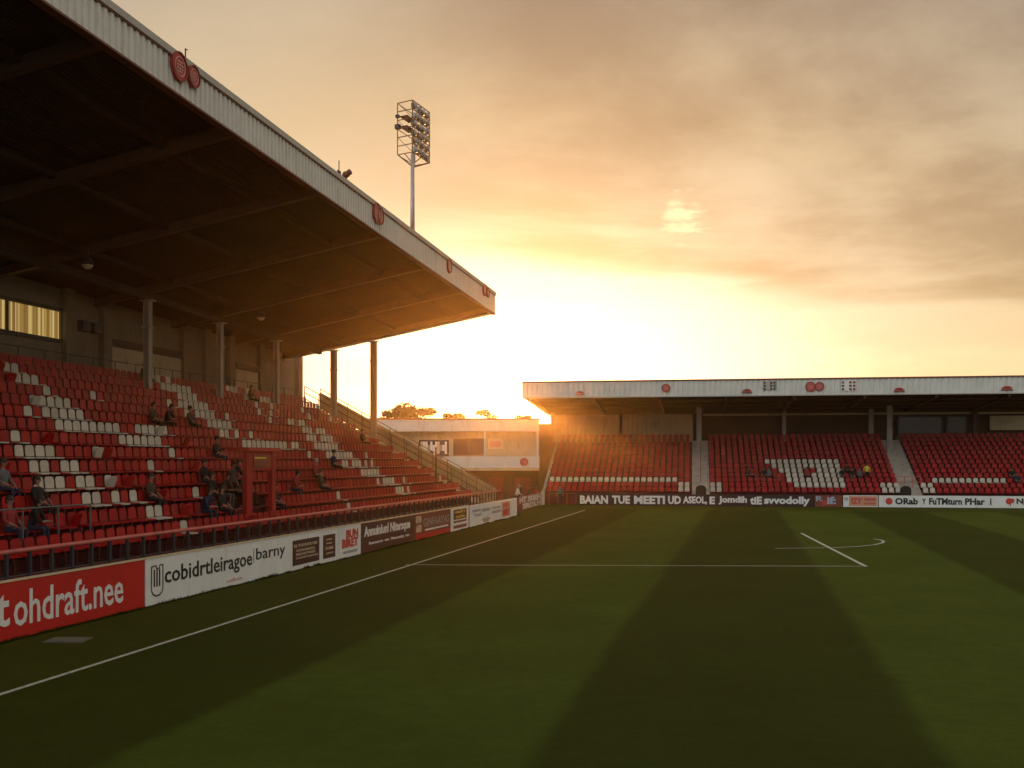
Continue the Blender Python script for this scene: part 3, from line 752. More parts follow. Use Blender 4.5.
r, a0, a1 = board(339, 361, 'boardwhite', 'white board with stacked red block letters between brown panels and brown board')
T_(r, 'lettering', 'inkred', [('BUN', 346, 358, .72, 1.05, .05), ('BIRET', 342, 358, .38, .72, .05)]); T_(r, 'small_lettering', 'inkgrey', [('emmaonsn', 343, 357, .16, .26, .02)])
r, a0, a1 = board(361, 414.5, 'boardbrown', 'dark brown board with white ornate lettering and a small second line')
T_(r, 'lettering', 'inkwhite', [('Annuinlunl Nitersque', 364, 410, .52, 1.05, .03), ('Rannnnnvs  nun  Nnnunadey  nsn', 369, 409, .26, .42, .02)])
r, a0, a1 = board(414.5, 450.5, 'boardrust', 'rust red board with cream blocks and pale lettering before the yellow sign')
T_(r, 'lettering', 'inkgrey', [('GINFAAYAS', 423, 449, .55, .95, .02)]); P_(r, 'underline', 'inkwhite', [(425, 448, .36, .44)])
T_(r, 'block_lettering', 'inkcream', [('EB', 416, 421.5, .80, 1.1, .05), ('60', 416, 421.5, .34, .72, .05)]); P_(r, 'red_band', 'boardred', [(415.5, 450, .04, .26)], pr=.006)
r, a0, a1 = board(451, 468.5, 'boardwhite', 'narrow board with yellow lettering on brown inside a white border')
P_(r, 'brown_field', 'boardbrown', [(453.5, 466.5, .58, 1.1)], pr=.006); P_(r, 'stripe', 'boardrust', [(453.5, 466.5, .12, .28), (453.5, 466.5, .42, .52)], pr=.008)
T_(r, 'lettering', 'inkyellow', [('caafry', 455, 465.5, .86, 1.07, .03), ('ouitu', 455.5, 465, .64, .83, .03)], L=BL-.006)
r, a0, a1 = board(470, 517, 'boardwhite', 'white board with grey lettering, small emblem and an orange panel at its far end', cap=False)
T_(r, 'lettering', 'inkgrey', [('manrn', 472, 481, .78, .92, .03), ('Tuid', 473.5, 481, .52, .70, .03), ('sanno', 482, 490, .72, .90, .03), ('raryer', 492, 501, .72, .88, .03), ('saanmn', 492, 501, .50, .66, .03)])
P_(r, 'emblem', 'inkgrey', [(482, 490, .22, .32), (483.5, 488.5, .10, .22), (484, 485, .32, .40), (487, 488, .32, .40)])
p_ = P_(r, 'orange_panel', 'boardpeach', [(502, 510, .14, 1.08)], pr=.008)
T_(p_, 'lettering', 'inkred', [('GA', 503, 509, .78, 1.02, .05), ('8E', 503, 509, .22, .62, .05)], L=BL-.008)
# board that turns the far corner
pa, pb = Vector(gp(519, 511.5)), Vector(gp(544.5, 504.5)); dv = (pb-pa).normalized(); nv = Vector((-dv.y, dv.x))
CLn = (pb-pa).length
def K(a, b_, z): v = pa + dv*a + nv*b_; return Vector((v.x, v.y, z))
r = empty('advertising_board', K(CLn/2, 0, 0), 'red and white patterned corner board in front of the standing people', 'board')
MB(K).box(0, CLn*.86, 0, .07, 0, 1.05).build('panel', 'boardrust', r); MB(K).box(CLn*.862, CLn, -.01, .06, 0, 1.12).build('end_panel', 'boardwhite', r)
mb = MB(K); text(mb, 'HT SRBEH', K, .2, CLn*.83, .55, 1.0, 0, .05); text(mb, 'SRDLH', K, 1.5, CLn*.83, .08, .5, 0, .05); mb.build('lettering', 'inkwhite', r)

rg = random.Random(4); gr = MB()
clumps = [(17+53*rg.random()**1.5, rg.uniform(.05, .5), rg.uniform(.3, 1.0)) for k in range(60)]
for k in range(11000):
    if rg.random() < .5: c_ = rg.choice(clumps); t_ = rg.gauss(c_[0], c_[1]); hm_ = c_[2]
    else: t_ = 17+53*rg.random()**1.5; hm_ = .35
    l = BL-.004-abs(rg.gauss(0, .05)); p = F(t_, l, -.012); h = rg.uniform(.03, .11)*hm_+.015
    an = rg.uniform(0, 3.14); d = Vector((math.cos(an), math.sin(an), 0))*.012; tp = p+Vector((rg.uniform(-.03, .03), rg.uniform(-.03, .03), h)); gr.raw([p-d, p+d, tp], [(0, 1, 2)])
gr.build('grass', 'verge', label='uncut grass along the foot of the touchline boards', cat='grass', kind='stuff')

# ------------------------------------------------------------------ far stand
UL, UR = fu(523, .2), fu(1100, 0)
far = empty('far_stand', G(20, 6, 0), 'lower roofed stand of red seats behind the far end of the pitch', 'stand')
prof = [(FV0-.2, -.01), (FV0-.2, FZ0)]
for i in range(FR): prof += ([] if i == 0 else [(FV0+FP*i, ftread(i))]) + [(FV0+FP*(i+1), ftread(i))]
VB = FV0+FP*FR
prof += [(VB, ftread(FR-1)+.1), (13.6, ftread(FR-1)+.1), (13.6, -.01)]
MB(G).prism(prof, UL+1.3, UR).build('terrace', 'terrace', far)
def frz(v): return 8.9-.05*v
# gangways
def gangway(u0, u1):
    mb = MB(G)
    for i in range(FR):
        for h in (0, 1): mb.box(u0, u1, FV0+FP*i+h*FP/2-.006, FV0+FP*(i+1), ftread(i)-FRISE+.01+(h*FRISE/2), ftread(i)+.012-FRISE*(.5 if h == 0 else 0)+FRISE*.5)
    mb.build('gangway', 'stair', far)
gangway(*stair1); gangway(*stair2)
gangway(UL+1.32, u_l(2)-.45)
# back wall areas
zf = ftread(FR-1)+.1
def fwall(x0, x1, z0, z1, mat, name, v=13.3, th=.2, parent=far):
    return MB(G).box(fu(x0, v), fu(x1, v), v, v+th, z0, z1).build(name, mat, parent)
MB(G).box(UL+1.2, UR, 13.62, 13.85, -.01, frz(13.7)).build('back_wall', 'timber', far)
cw = MB(G); cw.corr(fu(552, 13.3), fu(693, 13.3), lambda a: zf, lambda a: frz(13.3)-.12, 13.3, .42, .05); cw.build('ribbed_panel', 'cream', far)
fwall(551, 694, frz(13.3)-.118, frz(13.3)-.01, 'steel', 'wall_beam', 13.2)
MB(G).box(fu(703, 13), UR, 12.8, 12.95, 7.78, 8.0).build('lintel', 'cream', far)
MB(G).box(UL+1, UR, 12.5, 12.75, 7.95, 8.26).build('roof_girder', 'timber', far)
fwall(895, 972, zf, zf+.55, 'concrete', 'sill_wall', 13.2)
for x0, x1 in ((897, 943), (946, 968)):
    wn = fwall(x0, x1, zf+.58, 7.7, 'frame', 'window', 13.4)
    MB(G).box(fu(x0+2, 13.3), fu(x1-2, 13.3), 13.36, 13.396, zf+.75, 7.55).build('pane', 'glass', wn)
wp = fwall(990, 1060, 6.35, 7.62, 'cream', 'wall_sign', 13.0)
mb = MB(G); text(mb, 'f manloyt', G, fu(998, 13), fu(1016, 13), 6.85, 7.2, 13.0, .02); mb.build('lettering', 'inkgrey', wp)
def fcol(x, v, mat='post', wd=.22):
    a = fu(x, v); i = min(FR-1, max(0, int((v-FV0)/FP))); mb = MB(G)
    mb.box(a-wd, a+wd, v-.14, v+.14, ftread(i), frz(v)-.02); mb.box(a-wd*1.4, a+wd*1.4, v-.2, v+.2, frz(v)-.5, frz(v)-.4); mb.build('column', mat, far)
fcol(699, 9.2); fcol(889.5, 9.2); fcol(784, 12.2, 'post', .16); fcol(871, 12.2, 'post', .2); fcol(975, 12.2, 'steel', .18); fcol(621, 13.0, 'steel', .12); fcol(552.5, 12.6, 'steel', .16)
# roof
fr_ = MB(G); vs = [G(u, v, frz(v)+h) for h in (0, .25) for (u, v) in ((UL, 0.0), (UR, 0.0), (UR, 16), (UL, 16))]
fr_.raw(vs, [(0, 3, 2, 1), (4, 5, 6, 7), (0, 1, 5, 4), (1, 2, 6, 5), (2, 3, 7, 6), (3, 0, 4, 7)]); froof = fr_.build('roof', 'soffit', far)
MB(G).corr(UL, UR, lambda a: 8.88, lambda a: 10.08, -.02, .42, .055).build('fascia', 'clad', froof)
MB(G).box(UL-.05, UR, -.12, .2, 10.085, 10.2).build('edge_trim', 'trimbrown', froof)
MB(G).box(UL-.05, UR, -.10, .1, 8.80, 8.876).build('lower_trim', 'capt', froof)
ev = MB(G); vs = [G(UL-d, v, z) for d in (.0, .06) for (v, z) in ((-.02, 8.88), (-.02, 10.08), (16, frz(16)+.4), (16, frz(16)-.02))]
ev.raw(vs, [(0, 1, 2, 3), (7, 6, 5, 4), (0, 4, 5, 1), (1, 5, 6, 2), (2, 6, 7, 3), (3, 7, 4, 0)]); ev.build('verge_board', 'clad', froof)
for a in np.linspace(UL+.5, UR-1, 9):
    mb = MB(G); vs = [G(a+d, v, frz(v)+h) for h in (-.3, -.002) for (d, v) in ((-.1, .3), (.1, .3), (.1, 13), (-.1, 13))]
    mb.raw(vs, [(0, 3, 2, 1), (4, 5, 6, 7), (0, 1, 5, 4), (1, 2, 6, 5), (2, 3, 7, 6), (3, 0, 4, 7)]); mb.build('roof_beam', 'steel', froof)
for v in (3.5, 6.8, 10): MB(G).box(UL+.2, UR, v-.06, v+.06, frz(v)-.16, frz(v)-.004).build('purlin', 'steel', froof)
# vomitory mouths at the foot of the gangways
for x, lab in ((701, 'small dark grated hatch at the foot of the first far gangway'), (905.5, 'round topped dark opening at the foot of the second far gangway')):
    a = fu(x, 1.0); mb = MB(G); mb.box(a-.42, a+.42, FV0-.32, FV0-.21, FZ0-.1, FZ0+.65); n = 10
    mb.prism([(a+.42*math.cos(math.pi*k/n), FZ0+.652+.3*math.sin(math.pi*k/n)) for k in range(n+1)], FV0-.32, FV0-.21, axis=1)
    mb.build('hatch', 'void', label=lab, cat='hatch')
# front rails of the gangways
mb = MB(G); rail_run(mb, [(a, 3.2, ftread(2)) for a in np.linspace(fu(896, 3.2), fu(921, 3.2), 4)], .9, .03); mb.build('gangway_railing', 'rail', label='low red railing across the second far gangway', cat='railing')
mb = MB(G); a = (stair1[0]+stair1[1])/2; rail_run(mb, [(a, FV0+FP*k, ftread(k)) for k in range(3, 12)], .95, .025, levels=(1.0,)); mb.build('gangway_handrail', 'grey_rail', label='handrail down the middle of the first far gangway', cat='railing')
# far boards
def fboard(x0, x1, mat, lab, h=.92):
    a0, a1 = fu(x0, 0)+.02, fu(x1, 0)-.02
    r = empty('advertising_board', G((a0+a1)/2, 0, 0), lab, 'board', 'advertising boards behind the far goal line')
    MB(G).box(a0, a1, 0, .07, 0, h).build('panel', mat, r); return r
def FT(r, name, mat, items):
    for (s, x0, x1, z0, z1, bo_) in items:
        mb = MB(G); text(mb, s, G, fu(x0, 0), fu(x1, 0), z0, z1, 0, bo_); mb.build(name, mat, r)
r = fboard(577, 814, 'boardblack', 'long black board with white capitals behind the far goal line')
FT(r, 'lettering', 'inkwhite', [('BAIAN', 580, 608, .12, .80, .045), ('TUE', 612, 630, .12, .80, .045), ('MEETI', 634, 665, .12, .80, .045), ('UD', 668, 681, .12, .80, .045), ('ASEOL,', 683, 707, .08, .78, .045),
                                ('E', 709.5, 715, .14, .76, .045), ('Jomdih', 718.5, 747, .12, .80, .045), ('tiE', 750, 762, .14, .78, .045), ('svvodolly', 764, 810, .02, .80, .045)])
r = fboard(814.5, 842.5, 'boardrust', 'dark maroon board with blue and red marks right of the black board')
FT(r, 'lettering', 'inkblue', [('R', 816, 823, .45, .85, .03), ('if:', 827, 836, .2, .8, .05)]); FT(r, 'small_lettering', 'inkred', [('mn', 822, 827, .1, .5, .05)])
r = fboard(843, 878, 'boardwhite', 'pale board with a peach panel between maroon and white boards')
mb = MB(G).box(fu(849, 0), fu(877, 0), -.014, -.002, .08, .86); pp = mb.build('peach_panel', 'boardpeach', r)
mb = MB(G); text(mb, 'fZY', G, fu(851, 0), fu(862, 0), .25, .72, -.014, .04); text(mb, 'manon', G, fu(864, 0), fu(876, 0), .5, .7, -.014, .03); text(mb, 'simmr', G, fu(864, 0), fu(876, 0), .22, .4, -.014, .03); mb.build('lettering', 'inkred', pp)
mb = MB(G); text(mb, 'ty', G, fu(844, 0), fu(848.5, 0), .45, .8, 0, .04); mb.build('lettering', 'inkgrey', r)
r = fboard(878.5, 1085, 'boardwhite', 'long white board with red emblems and dark lettering at far right')
FT(r, 'lettering', 'ink', [('ORab', 895, 918, .22, .74, .04), ('Y', 922, 926, .24, .70, .04), ('FuTMturn', 929, 962, .22, .74, .04), ('PHar', 965, 985, .22, .74, .04), ('i', 990, 991.5, .22, .74, .04), ('Nj Porth', 1016.5, 1050, .2, .74, .04)])
mb = MB(G); disc(mb, G, fu(889, 0), -.002, .47, .27, .012); mb.build('emblem', 'inkred', r)
mb = MB(G); disc(mb, G, fu(1009, 0), -.002, .52, .24, .012); disc(mb, G, fu(1012, 0), -.003, .56, .18, .012); mb.box(fu(1010, 0), fu(1011, 0), -.02, -.003, .14, .34); mb.build('emblem', 'inkred', r)
# crests and little plaques on the far fascia
CF = 'red crests on the far stand fascia'
def fcrest(x, z, rd, lab): return crest(G, fu(x, -.1), -.078, z, rd, lab, CF)
fcrest(666, 9.52, .34, 'round red crest alone on the left part of the far fascia')
fcrest(810.5, 9.50, .40, 'left of the touching pair of red crests on the far fascia')
fcrest(819.5, 9.52, .36, 'right of the touching pair of red crests on the far fascia')
def dome(x, z, wd, lab):
    a = fu(x, -.1); n = 12
    r = empty('red_dome_sign', G(a, -.08, z-.1), lab, 'sign', 'low domed red signs on the far fascia')
    mb = MB(G); mb.prism([(a+wd*math.cos(math.pi*k/n), z+wd*.62*math.sin(math.pi*k/n)) for k in range(n+1)], -.13, -.08, axis=1); mb.build('dome', 'crest', r)
    mb = MB(G); mb.box(a-wd*1.1, a+wd*1.1, -.14, -.08, z-.13, z-.03); 
    for k in (-.5, 0, .4): mb.box(a+wd*k-.07, a+wd*k+.07, -.145, -.132, z+.06, z+.16)
    mb.build('base_strip', 'boardrust', r)
dome(580, 9.14, .34, 'low red dome sign near the left end of the far fascia')
dome(747, 9.16, .36, 'low red dome sign left of the small grey plaque on the far fascia')
dome(899, 9.14, .36, 'low red dome sign right of the chequered plaque on the far fascia')
dome(1007, 9.16, .38, 'low red dome sign nearest the right edge of the far fascia')
def plaque(x0, x1, z0, z1, mats, lab):
    a0, a1 = fu(x0, -.1), fu(x1, -.1); r = empty('fascia_plaque', G((a0+a1)/2, -.08, z0), lab, 'plaque')
    MB(G).box(a0, a1, -.11, -.08, z0, z1).build('panel', mats[0], r); mb = MB(G)
    for i in range(4):
        for j in range(3):
            if (i*2+j*3+int(x0)) % 3 != 0:
                w_ = (a1-a0)/4; h = (z1-z0)/3; mb.box(a0+w_*i+.05, a0+w_*(i+.85), -.125, -.112, z0+h*j+.04, z0+h*(j+.8))
    mb.build('marks', mats[1], r)
plaque(763, 776, 9.25, 9.98, ('capt', 'timber'), 'small square grey plaque with dark blocks on the far fascia')
plaque(841, 856, 9.15, 9.95, ('inkwhite', 'boardrust'), 'small pale chequered plaque with red marks on the far fascia')
# low barrier by the far left corner
mb = MB(G); rail_run(mb, [(a, .35, 0) for a in np.linspace(fu(549, .35), fu(576, .35), 4)], .95, .022, levels=(1.0,)); mb.build('corner_barrier', 'rust', label='low thin brown barrier at the left end of the far stand', cat='barrier')

# ------------------------------------------------------------------ clubhouse between the stands
CY = 95.0
def cx(x): return (x-512)/FPX*CY
def cz(y): return CAMZ+(HOR-y)*CY/FPX
club = empty('clubhouse', W(cx(460), CY+3, 0), 'low two storey clubhouse with white flat roof band between the stands', 'building')
X0, X1 = cx(362), cx(539)
MB().box(X0, X1, CY-.9, CY+9, cz(431.5), cz(420)).build('roof', 'clad', club)
MB().box(X0-.1, X1+.1, CY-1.0, CY+9.1, cz(420)+.002, cz(420)+.12).build('roof_edge', 'trimbrown', club)
MB().box(X1+.005, cx(539)+4.2, CY+7.2, CY+8.4, -.01, cz(421)).build('sun_gap_wall', 'concrete', club)  # wall added to close the gap and stop low sun streaking the pitch
cwl = MB()
wz0, wz1 = cz(457), cz(431.5)-.004
cwl.box(X0, X1, CY, CY+8.5, cz(457), cz(431.5)-.004)
cwl.build('upper_wall', 'cream', club)
def cwin(x0, x1, y0, y1, kind):
    fr0 = MB().box(cx(x0), cx(x1), CY-.08, CY-.004, cz(y1), cz(y0)).build('window', 'frame', club)
    n = 2 if kind != 'white' else 1
    for k in range(n):
        a0 = cx(x0)+.12+(cx(x1)-cx(x0)-.12)*k/n; a1 = cx(x0)+(cx(x1)-cx(x0)-.12)*(k+1)/n
        MB().box(a0, a1, CY-.1, CY-.082, cz(y1)+.12, cz(y0)-.12).build('pane', 'glass', fr0)
    if kind == 'white':
        rw_ = random.Random(3)
        for k in range(11):
            a = cx(x0)+.14+(cx(x1)-cx(x0)-.3)*k/11; z = cz(y1)+.14+rw_.choice((0, 0, .1, .35)); zt2 = cz(y0)-.14-rw_.choice((0, 0, 0, .3))
            MB().box(a, a+.20, CY-.112, CY-.104, z, zt2).build('blind', rw_.choice(('inkwhite', 'inkwhite', 'inkcream', 'inkgrey')), fr0)
cwin(419, 449, 440, 456.5, 'white'); cwin(453.5, 485, 438.5, 455.5, 'double')
sg = MB().box(cx(488), cx(503), CY-.09, CY-.004, cz(449), cz(438.5)).build('wall_sign', 'inkcream', club)
MB().box(cx(490), cx(501), CY-.10, CY-.092, cz(447), cz(441)).build('sign_face', 'boardpeach', sg)
MB().box(cx(443), X1, CY-1.5, CY-.1, cz(467.5), cz(456.5)).build('balcony', 'clad', club)
MB().box(cx(443), X1, CY-1.6, CY-.05, cz(470.5), cz(467.5)-.004).build('balcony_ledge', 'cream', club)
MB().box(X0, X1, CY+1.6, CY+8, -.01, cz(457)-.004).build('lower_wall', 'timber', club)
for x in (447, 466, 485, 509): MB().box(cx(x)-.12, cx(x)+.12, CY-1.2, CY-.95, -.01, cz(470.5)-.004).build('pillar', 'steel', club)
MB().box(cx(487), cx(503), CY+1.5, CY+1.59, 0, 2.1).build('door', 'boardrust', club)
MB().box(cx(515), cx(531), CY+1.5, CY+1.59, .4, 2.1).build('shutter', 'boardrust', club)
mb = MB(); mb.wbar((cx(485), CY-.96, cz(470)), (cx(485), CY-.96, cz(431.6)), .07, 8); mb.build('drainpipe', 'inkwhite', club)
MB().box(cx(536), cx(538.6), CY-1.45, CY-1.2, cz(470)+.3, cz(431.5)-.004).build('corner_post', 'clad', club)
crest(W, cx(524), CY-1.502, cz(462), .36, 'round red crest on the white clubhouse balcony', None)

# ------------------------------------------------------------------ trees beyond the clubhouse
def tree(x, ytop, D, rad, hgt, seed, mat, lab, dens, flat=.55):
    rnd = random.Random(seed); X = (x-512)/FPX*D; zt_ = CAMZ+(HOR-ytop)*D/FPX
    r = empty('tree', (X, D, -.012), lab, 'tree', 'trees beyond the clubhouse')
    q = MB(); q.wbar((X, D, -.05), (X+.1, D, zt_-hgt*.75), .24, 8, .13)
    tips = []
    for k in range(11):
        an = rnd.uniform(0, 6.28); rr = rad*rnd.uniform(.35, .92); zz = zt_-hgt*rnd.uniform(.15, .75)
        tip = Vector((X+rr*math.cos(an), D+rr*math.sin(an), zz)); tips.append(tip)
        st_ = Vector((X+.05, D, zt_-hgt*rnd.uniform(.7, 1.1))); mid = st_.lerp(tip, .5)+Vector((0, 0, .25))
        q.wbar(st_, mid, .08, 5, .05); q.wbar(mid, tip, .05, 5, .015)
    tips.append(Vector((X, D, zt_-.35*hgt*.4)))
    q.build('trunk', 'bark', r)
    q = MB()
    for tip in tips:
        sz = rad*rnd.uniform(.26, .48)
        for k in range(dens):
            v = Vector((rnd.gauss(0, 1), rnd.gauss(0, 1), rnd.gauss(0, 1)*flat)); v = v.normalized()*sz*rnd.uniform(.2, 1)**.6*Vector((1, 1, 1)).length/1.732
            v.z *= flat; c = tip+v; a = Vector((rnd.uniform(-1, 1), rnd.uniform(-1, 1), rnd.uniform(-1, 1))).normalized(); b_ = a.orthogonal().normalized(); s_ = rnd.uniform(.12, .24)
            q.raw([c-a*s_, c+b_*s_*.55, c+a*s_, c-b_*s_*.55], [(0, 1, 2, 3)])
    q.build('crown', mat, r)
tree(405, 405, 122, 2.9, 3.6, 1, 'leaf', 'broad dark tree above the clubhouse roof by the last column', 420, .55)
tree(447.5, 413, 128, 1.55, 2.6, 2, 'leaf', 'small rounded dark tree at the middle above the clubhouse roof', 380, .7)
tree(485, 409, 120, 1.7, 3.0, 5, 'hedge', 'thin pale tree above the clubhouse roof nearest the sun', 60, .7)
tree(383, 417, 126, 1.5, 2.4, 8, 'leaf', 'low tree half hidden behind the last column of the left stand', 200, .5)
tree(528, 414, 118, 1.3, 2.4, 9, 'hedge', 'low sparse tree between the clubhouse roof and the far stand', 70, .6)

# ------------------------------------------------------------------ people
def person_mesh(joints, edges, zones, head, hands, mats):
    me = bpy.data.meshes.new('person'); names = list(joints)
    me.from_pydata([joints[n_][0] for n_ in names], [(names.index(a), names.index(b_)) for a, b_ in edges], [])
    ob = bpy.data.objects.new('person', me); COL.objects.link(ob)
    md = ob.modifiers.new('Skin', 'SKIN'); md.use_smooth_shade = True
    for k, n_ in enumerate(names):
        sv = me.skin_vertices[0].data[k]; sv.radius = (joints[n_][1], joints[n_][1]*.86); sv.use_root = (n_ == 'pelvis')
    sub = ob.modifiers.new('Sub', 'SUBSURF'); sub.levels = 1; sub.render_levels = 1
    dg = bpy.context.evaluated_depsgraph_get(); m2 = bpy.data.meshes.new_from_object(ob.evaluated_get(dg))
    V_ = [v.co.copy() for v in m2.vertices]; F_ = [list(p.vertices) for p in m2.polygons]
    bpy.data.objects.remove(ob); bpy.data.meshes.remove(m2)
    pts = []
    for a, b_ in edges:
        for k in range(5):
            f_ = k/4; pts.append((Vector(joints[a][0]).lerp(Vector(joints[b_][0]), f_), zones[a if f_ < .5 else b_]))
    mb = MB()
    mb.v = V_; mb.f = F_
    mb.mi = []
    for f_ in F_:
        c = sum((V_[i] for i in f_), Vector())/len(f_); mb.mi.append(min(pts, key=lambda q_: (q_[0]-c).length_squared)[1])
    hd = Vector(head)
    mb.cur = 0
    mb.wbar(hd+Vector((0, .085, .0)), hd+Vector((0, .125, -.03)), .012, 5, .02)                       # nose
    for s_ in (-1, 1): mb.ball((hd.x+s_*.088, hd.y, hd.z-.01), .012, .025, .035, 6, 5)                  # ears
    mb.ball((hd.x, hd.y+.083, hd.z-.075), .028, .012, .008, 6, 4)                                      # mouth
    for (w_, d, up) in hands:                                                                          # fingers and thumb
        w_, d, up = Vector(w_), Vector(d).normalized(), Vector(up).normalized(); sd_ = d.cross(up)
        for k, ln in enumerate((.065, .078, .074, .058)):
            o_ = w_+sd_*(.03-.02*k)+d*.03; k1 = o_+d*ln*.55-up*.008; mb.wbar(o_, k1, .0095, 5, .009); mb.wbar(k1, k1+d*ln*.45-up*.03, .009, 5, .007)
        mb.wbar(w_+sd_*.03-d*.02, w_+sd_*.065+d*.03-up*.01, .012, 5, .009)
    mb.cur = 4
    for s_ in (-1, 1): mb.ball((hd.x+s_*.034, hd.y+.082, hd.z+.012), .014, .010, .009, 6, 4)
    return mb
def hair_mb(head, long_=False):
    h = Vector(head); mb = MB(); n, mrow = 12, 6; vs = []; 
    for j in range(mrow+1):
        for i in range(n):
            th = 2*math.pi*i/n; fr_ = math.sin(th)                     # +y is the face
            low = -.02 if fr_ > .4 else (-.085 if not long_ else -.16) if fr_ < .1 else -.05
            ph0 = math.pi/2*(1-j/mrow); z = .125*math.sin(ph0) if j < mrow else low
            r_ = .105*math.cos(ph0) if j < mrow else .102
            if j == 0: r_ = .004
            vs.append((h.x+r_*math.cos(th)*.98, h.y-.012+r_*math.sin(th)*1.04, h.z+.015+z))
    mb.raw(vs, [(j*n+i, j*n+(i+1) % n, (j+1)*n+(i+1) % n, (j+1)*n+i) for j in range(mrow) for i in range(n)]); return mb
def make_pose(kind):
    J, E_, Z = {}, [], {}
    def j(n_, p, r_, z, par=None):
        J[n_] = (Vector(p), r_); Z[n_] = z
        if par: E_.append((par, n_))
    SK, TOP, LEG, SHOE = 0, 1, 2, 3
    if kind.startswith('sit'):
        ln = {'sit': 0, 'sitlean': .22, 'sitback': -.05}[kind]; tw = {'sit': .0, 'sitlean': .0, 'sitback': .03}[kind]
        j('pelvis', (0, .17, .54), .135, LEG); j('belly', (0, .16+ln*.35, .74), .14, TOP, 'pelvis'); j('chest', (0, .15+ln*.8, .94), .155, TOP, 'belly')
        j('neckb', (0, .15+ln, 1.10), .075, TOP, 'chest'); j('neck', (tw, .17+ln*1.1, 1.17), .055, SK, 'neckb'); hz = 1.30-.03*(ln > 0)
        j('jaw', (tw, .20+ln*1.2, hz-.07), .072, SK, 'neck'); j('skull', (tw, .185+ln*1.25, hz+.02), .098, SK, 'jaw')
        hands = []
        for s_ in (-1, 1):
            j(f'hip{s_}', (s_*.10, .22, .53), .10, LEG, 'pelvis'); j(f'knee{s_}', (s_*.13, .58, .56), .068, LEG, f'hip{s_}'); j(f'ankle{s_}', (s_*.13, .55, .12), .046, LEG, f'knee{s_}'); j(f'toe{s_}', (s_*.15, .72, .045), .042, SHOE, f'ankle{s_}')
            j(f'sh{s_}', (s_*.185, .15+ln*.9, 1.03), .072, TOP, 'chest')
            if ln > .1: e_, w_ = (s_*.22, .48, .70), (s_*.06, .62, .72)
            else: e_, w_ = (s_*.25, .22, .78), (s_*.13, .44, .66)
            j(f'el{s_}', e_, .052, TOP, f'sh{s_}'); j(f'wr{s_}', w_, .034, SK, f'el{s_}')
            d = (Vector(w_)-Vector(e_)).normalized(); pm_ = Vector(w_)+d*.06; j(f'palm{s_}', pm_, .036, SK, f'wr{s_}'); hands.append((pm_, d, (0, 0, 1)))
        head = (tw, .185+ln*1.25, hz)
    else:
        ln = .12 if kind == 'standlean' else 0
        j('pelvis', (0, 0, .95), .135, LEG); j('belly', (0, ln*.4, 1.13), .13, TOP, 'pelvis'); j('chest', (0, ln, 1.33), .155, TOP, 'belly'); j('neckb', (0, ln*1.4, 1.49), .075, TOP, 'chest'); j('neck', (0, .02+ln*1.6, 1.55), .055, SK, 'neckb')
        j('jaw', (0, .05+ln*1.8, 1.61), .072, SK, 'neck'); j('skull', (0, .035+ln*1.8, 1.70), .098, SK, 'jaw'); hands = []
        for s_ in (-1, 1):
            j(f'hip{s_}', (s_*.10, 0, .88), .105, LEG, 'pelvis'); j(f'knee{s_}', (s_*.12, .02*s_, .48), .07, LEG, f'hip{s_}'); j(f'ankle{s_}', (s_*.13, -.01, .10), .046, LEG, f'knee{s_}'); j(f'toe{s_}', (s_*.15, .15, .042), .042, SHOE, f'ankle{s_}')
            j(f'sh{s_}', (s_*.19, ln*1.1, 1.42), .072, TOP, 'chest')
            if kind == 'standlean': e_, w_ = (s_*.27, ln+.08, 1.16), (s_*.20, ln+.30, 1.06)
            else: e_, w_ = (s_*.27, -.02, 1.14), (s_*.26, .08, .90)
            j(f'el{s_}', e_, .052, TOP, f'sh{s_}'); j(f'wr{s_}', w_, .034, SK, f'el{s_}')
            d = (Vector(w_)-Vector(e_)).normalized(); pm_ = Vector(w_)+d*.06; j(f'palm{s_}', pm_, .036, SK, f'wr{s_}'); hands.append((pm_, d, (0, 1, 0) if kind == 'stand' else (0, 0, 1)))
        head = (0, .035+ln*1.8, 1.68)
    mb = person_mesh(J, E_, Z, head, hands, None)
    def fin(mb, name, nm):
        me = bpy.data.meshes.new(name); me.from_pydata([tuple(p) for p in mb.v], [], mb.f)
        for k in range(nm): me.materials.append(MT['skin'])
        me.polygons.foreach_set('material_index', mb.mi); me.polygons.foreach_set('use_smooth', [True]*len(mb.f)); me.update()
        bm = bmesh.new(); bm.from_mesh(me); bmesh.ops.recalc_face_normals(bm, faces=bm.faces); bm.to_mesh(me); bm.free(); return me
    return fin(mb, 'person', 5), fin(hair_mb(head), 'hair', 1), fin(hair_mb(head, True), 'hair', 1)
POSES = {k: make_pose(k) for k in ('sit', 'sitlean', 'sitback', 'stand', 'standlean')}
def person(pose, loc, ang, top, leg, lab, hair='hair', long_=False, group=None, sc=.91):
    bme, h0, h1 = POSES[pose]
    o = link('person', bme); o.location = loc; o.rotation_euler = (0, 0, ang); o.scale = (sc,)*3; tag(o, lab, 'person', group)
    for k, mm in enumerate(('skin', top, leg, 'cblack', 'cblack')): o.material_slots[k].link = 'OBJECT'; o.material_slots[k].material = MT[mm]
    h = link('hair', h1 if long_ else h0, o); h.material_slots[0].link = 'OBJECT'; h.material_slots[0].material = MT[hair]
    return o
PS = .94
GL, GF = 'spectators in the left stand', 'spectators in the far stand'
def sit(i, a, pose, top, leg, lab, **k):
    person(pose, F(a, L0+PITCH*i+.60, tread(i)), angL+k.pop('turn', 0), top, leg, lab, group=GL, **k)
sit(3, 23.6, 'sit', 'cgrey', 'cnavy', 'person in grey top seated at the near left edge beside a dark coat')
sit(2, 23.9, 'sitback', 'cblack', 'cblack', 'person with dark hair and black coat seated at the near left edge', long_=True)
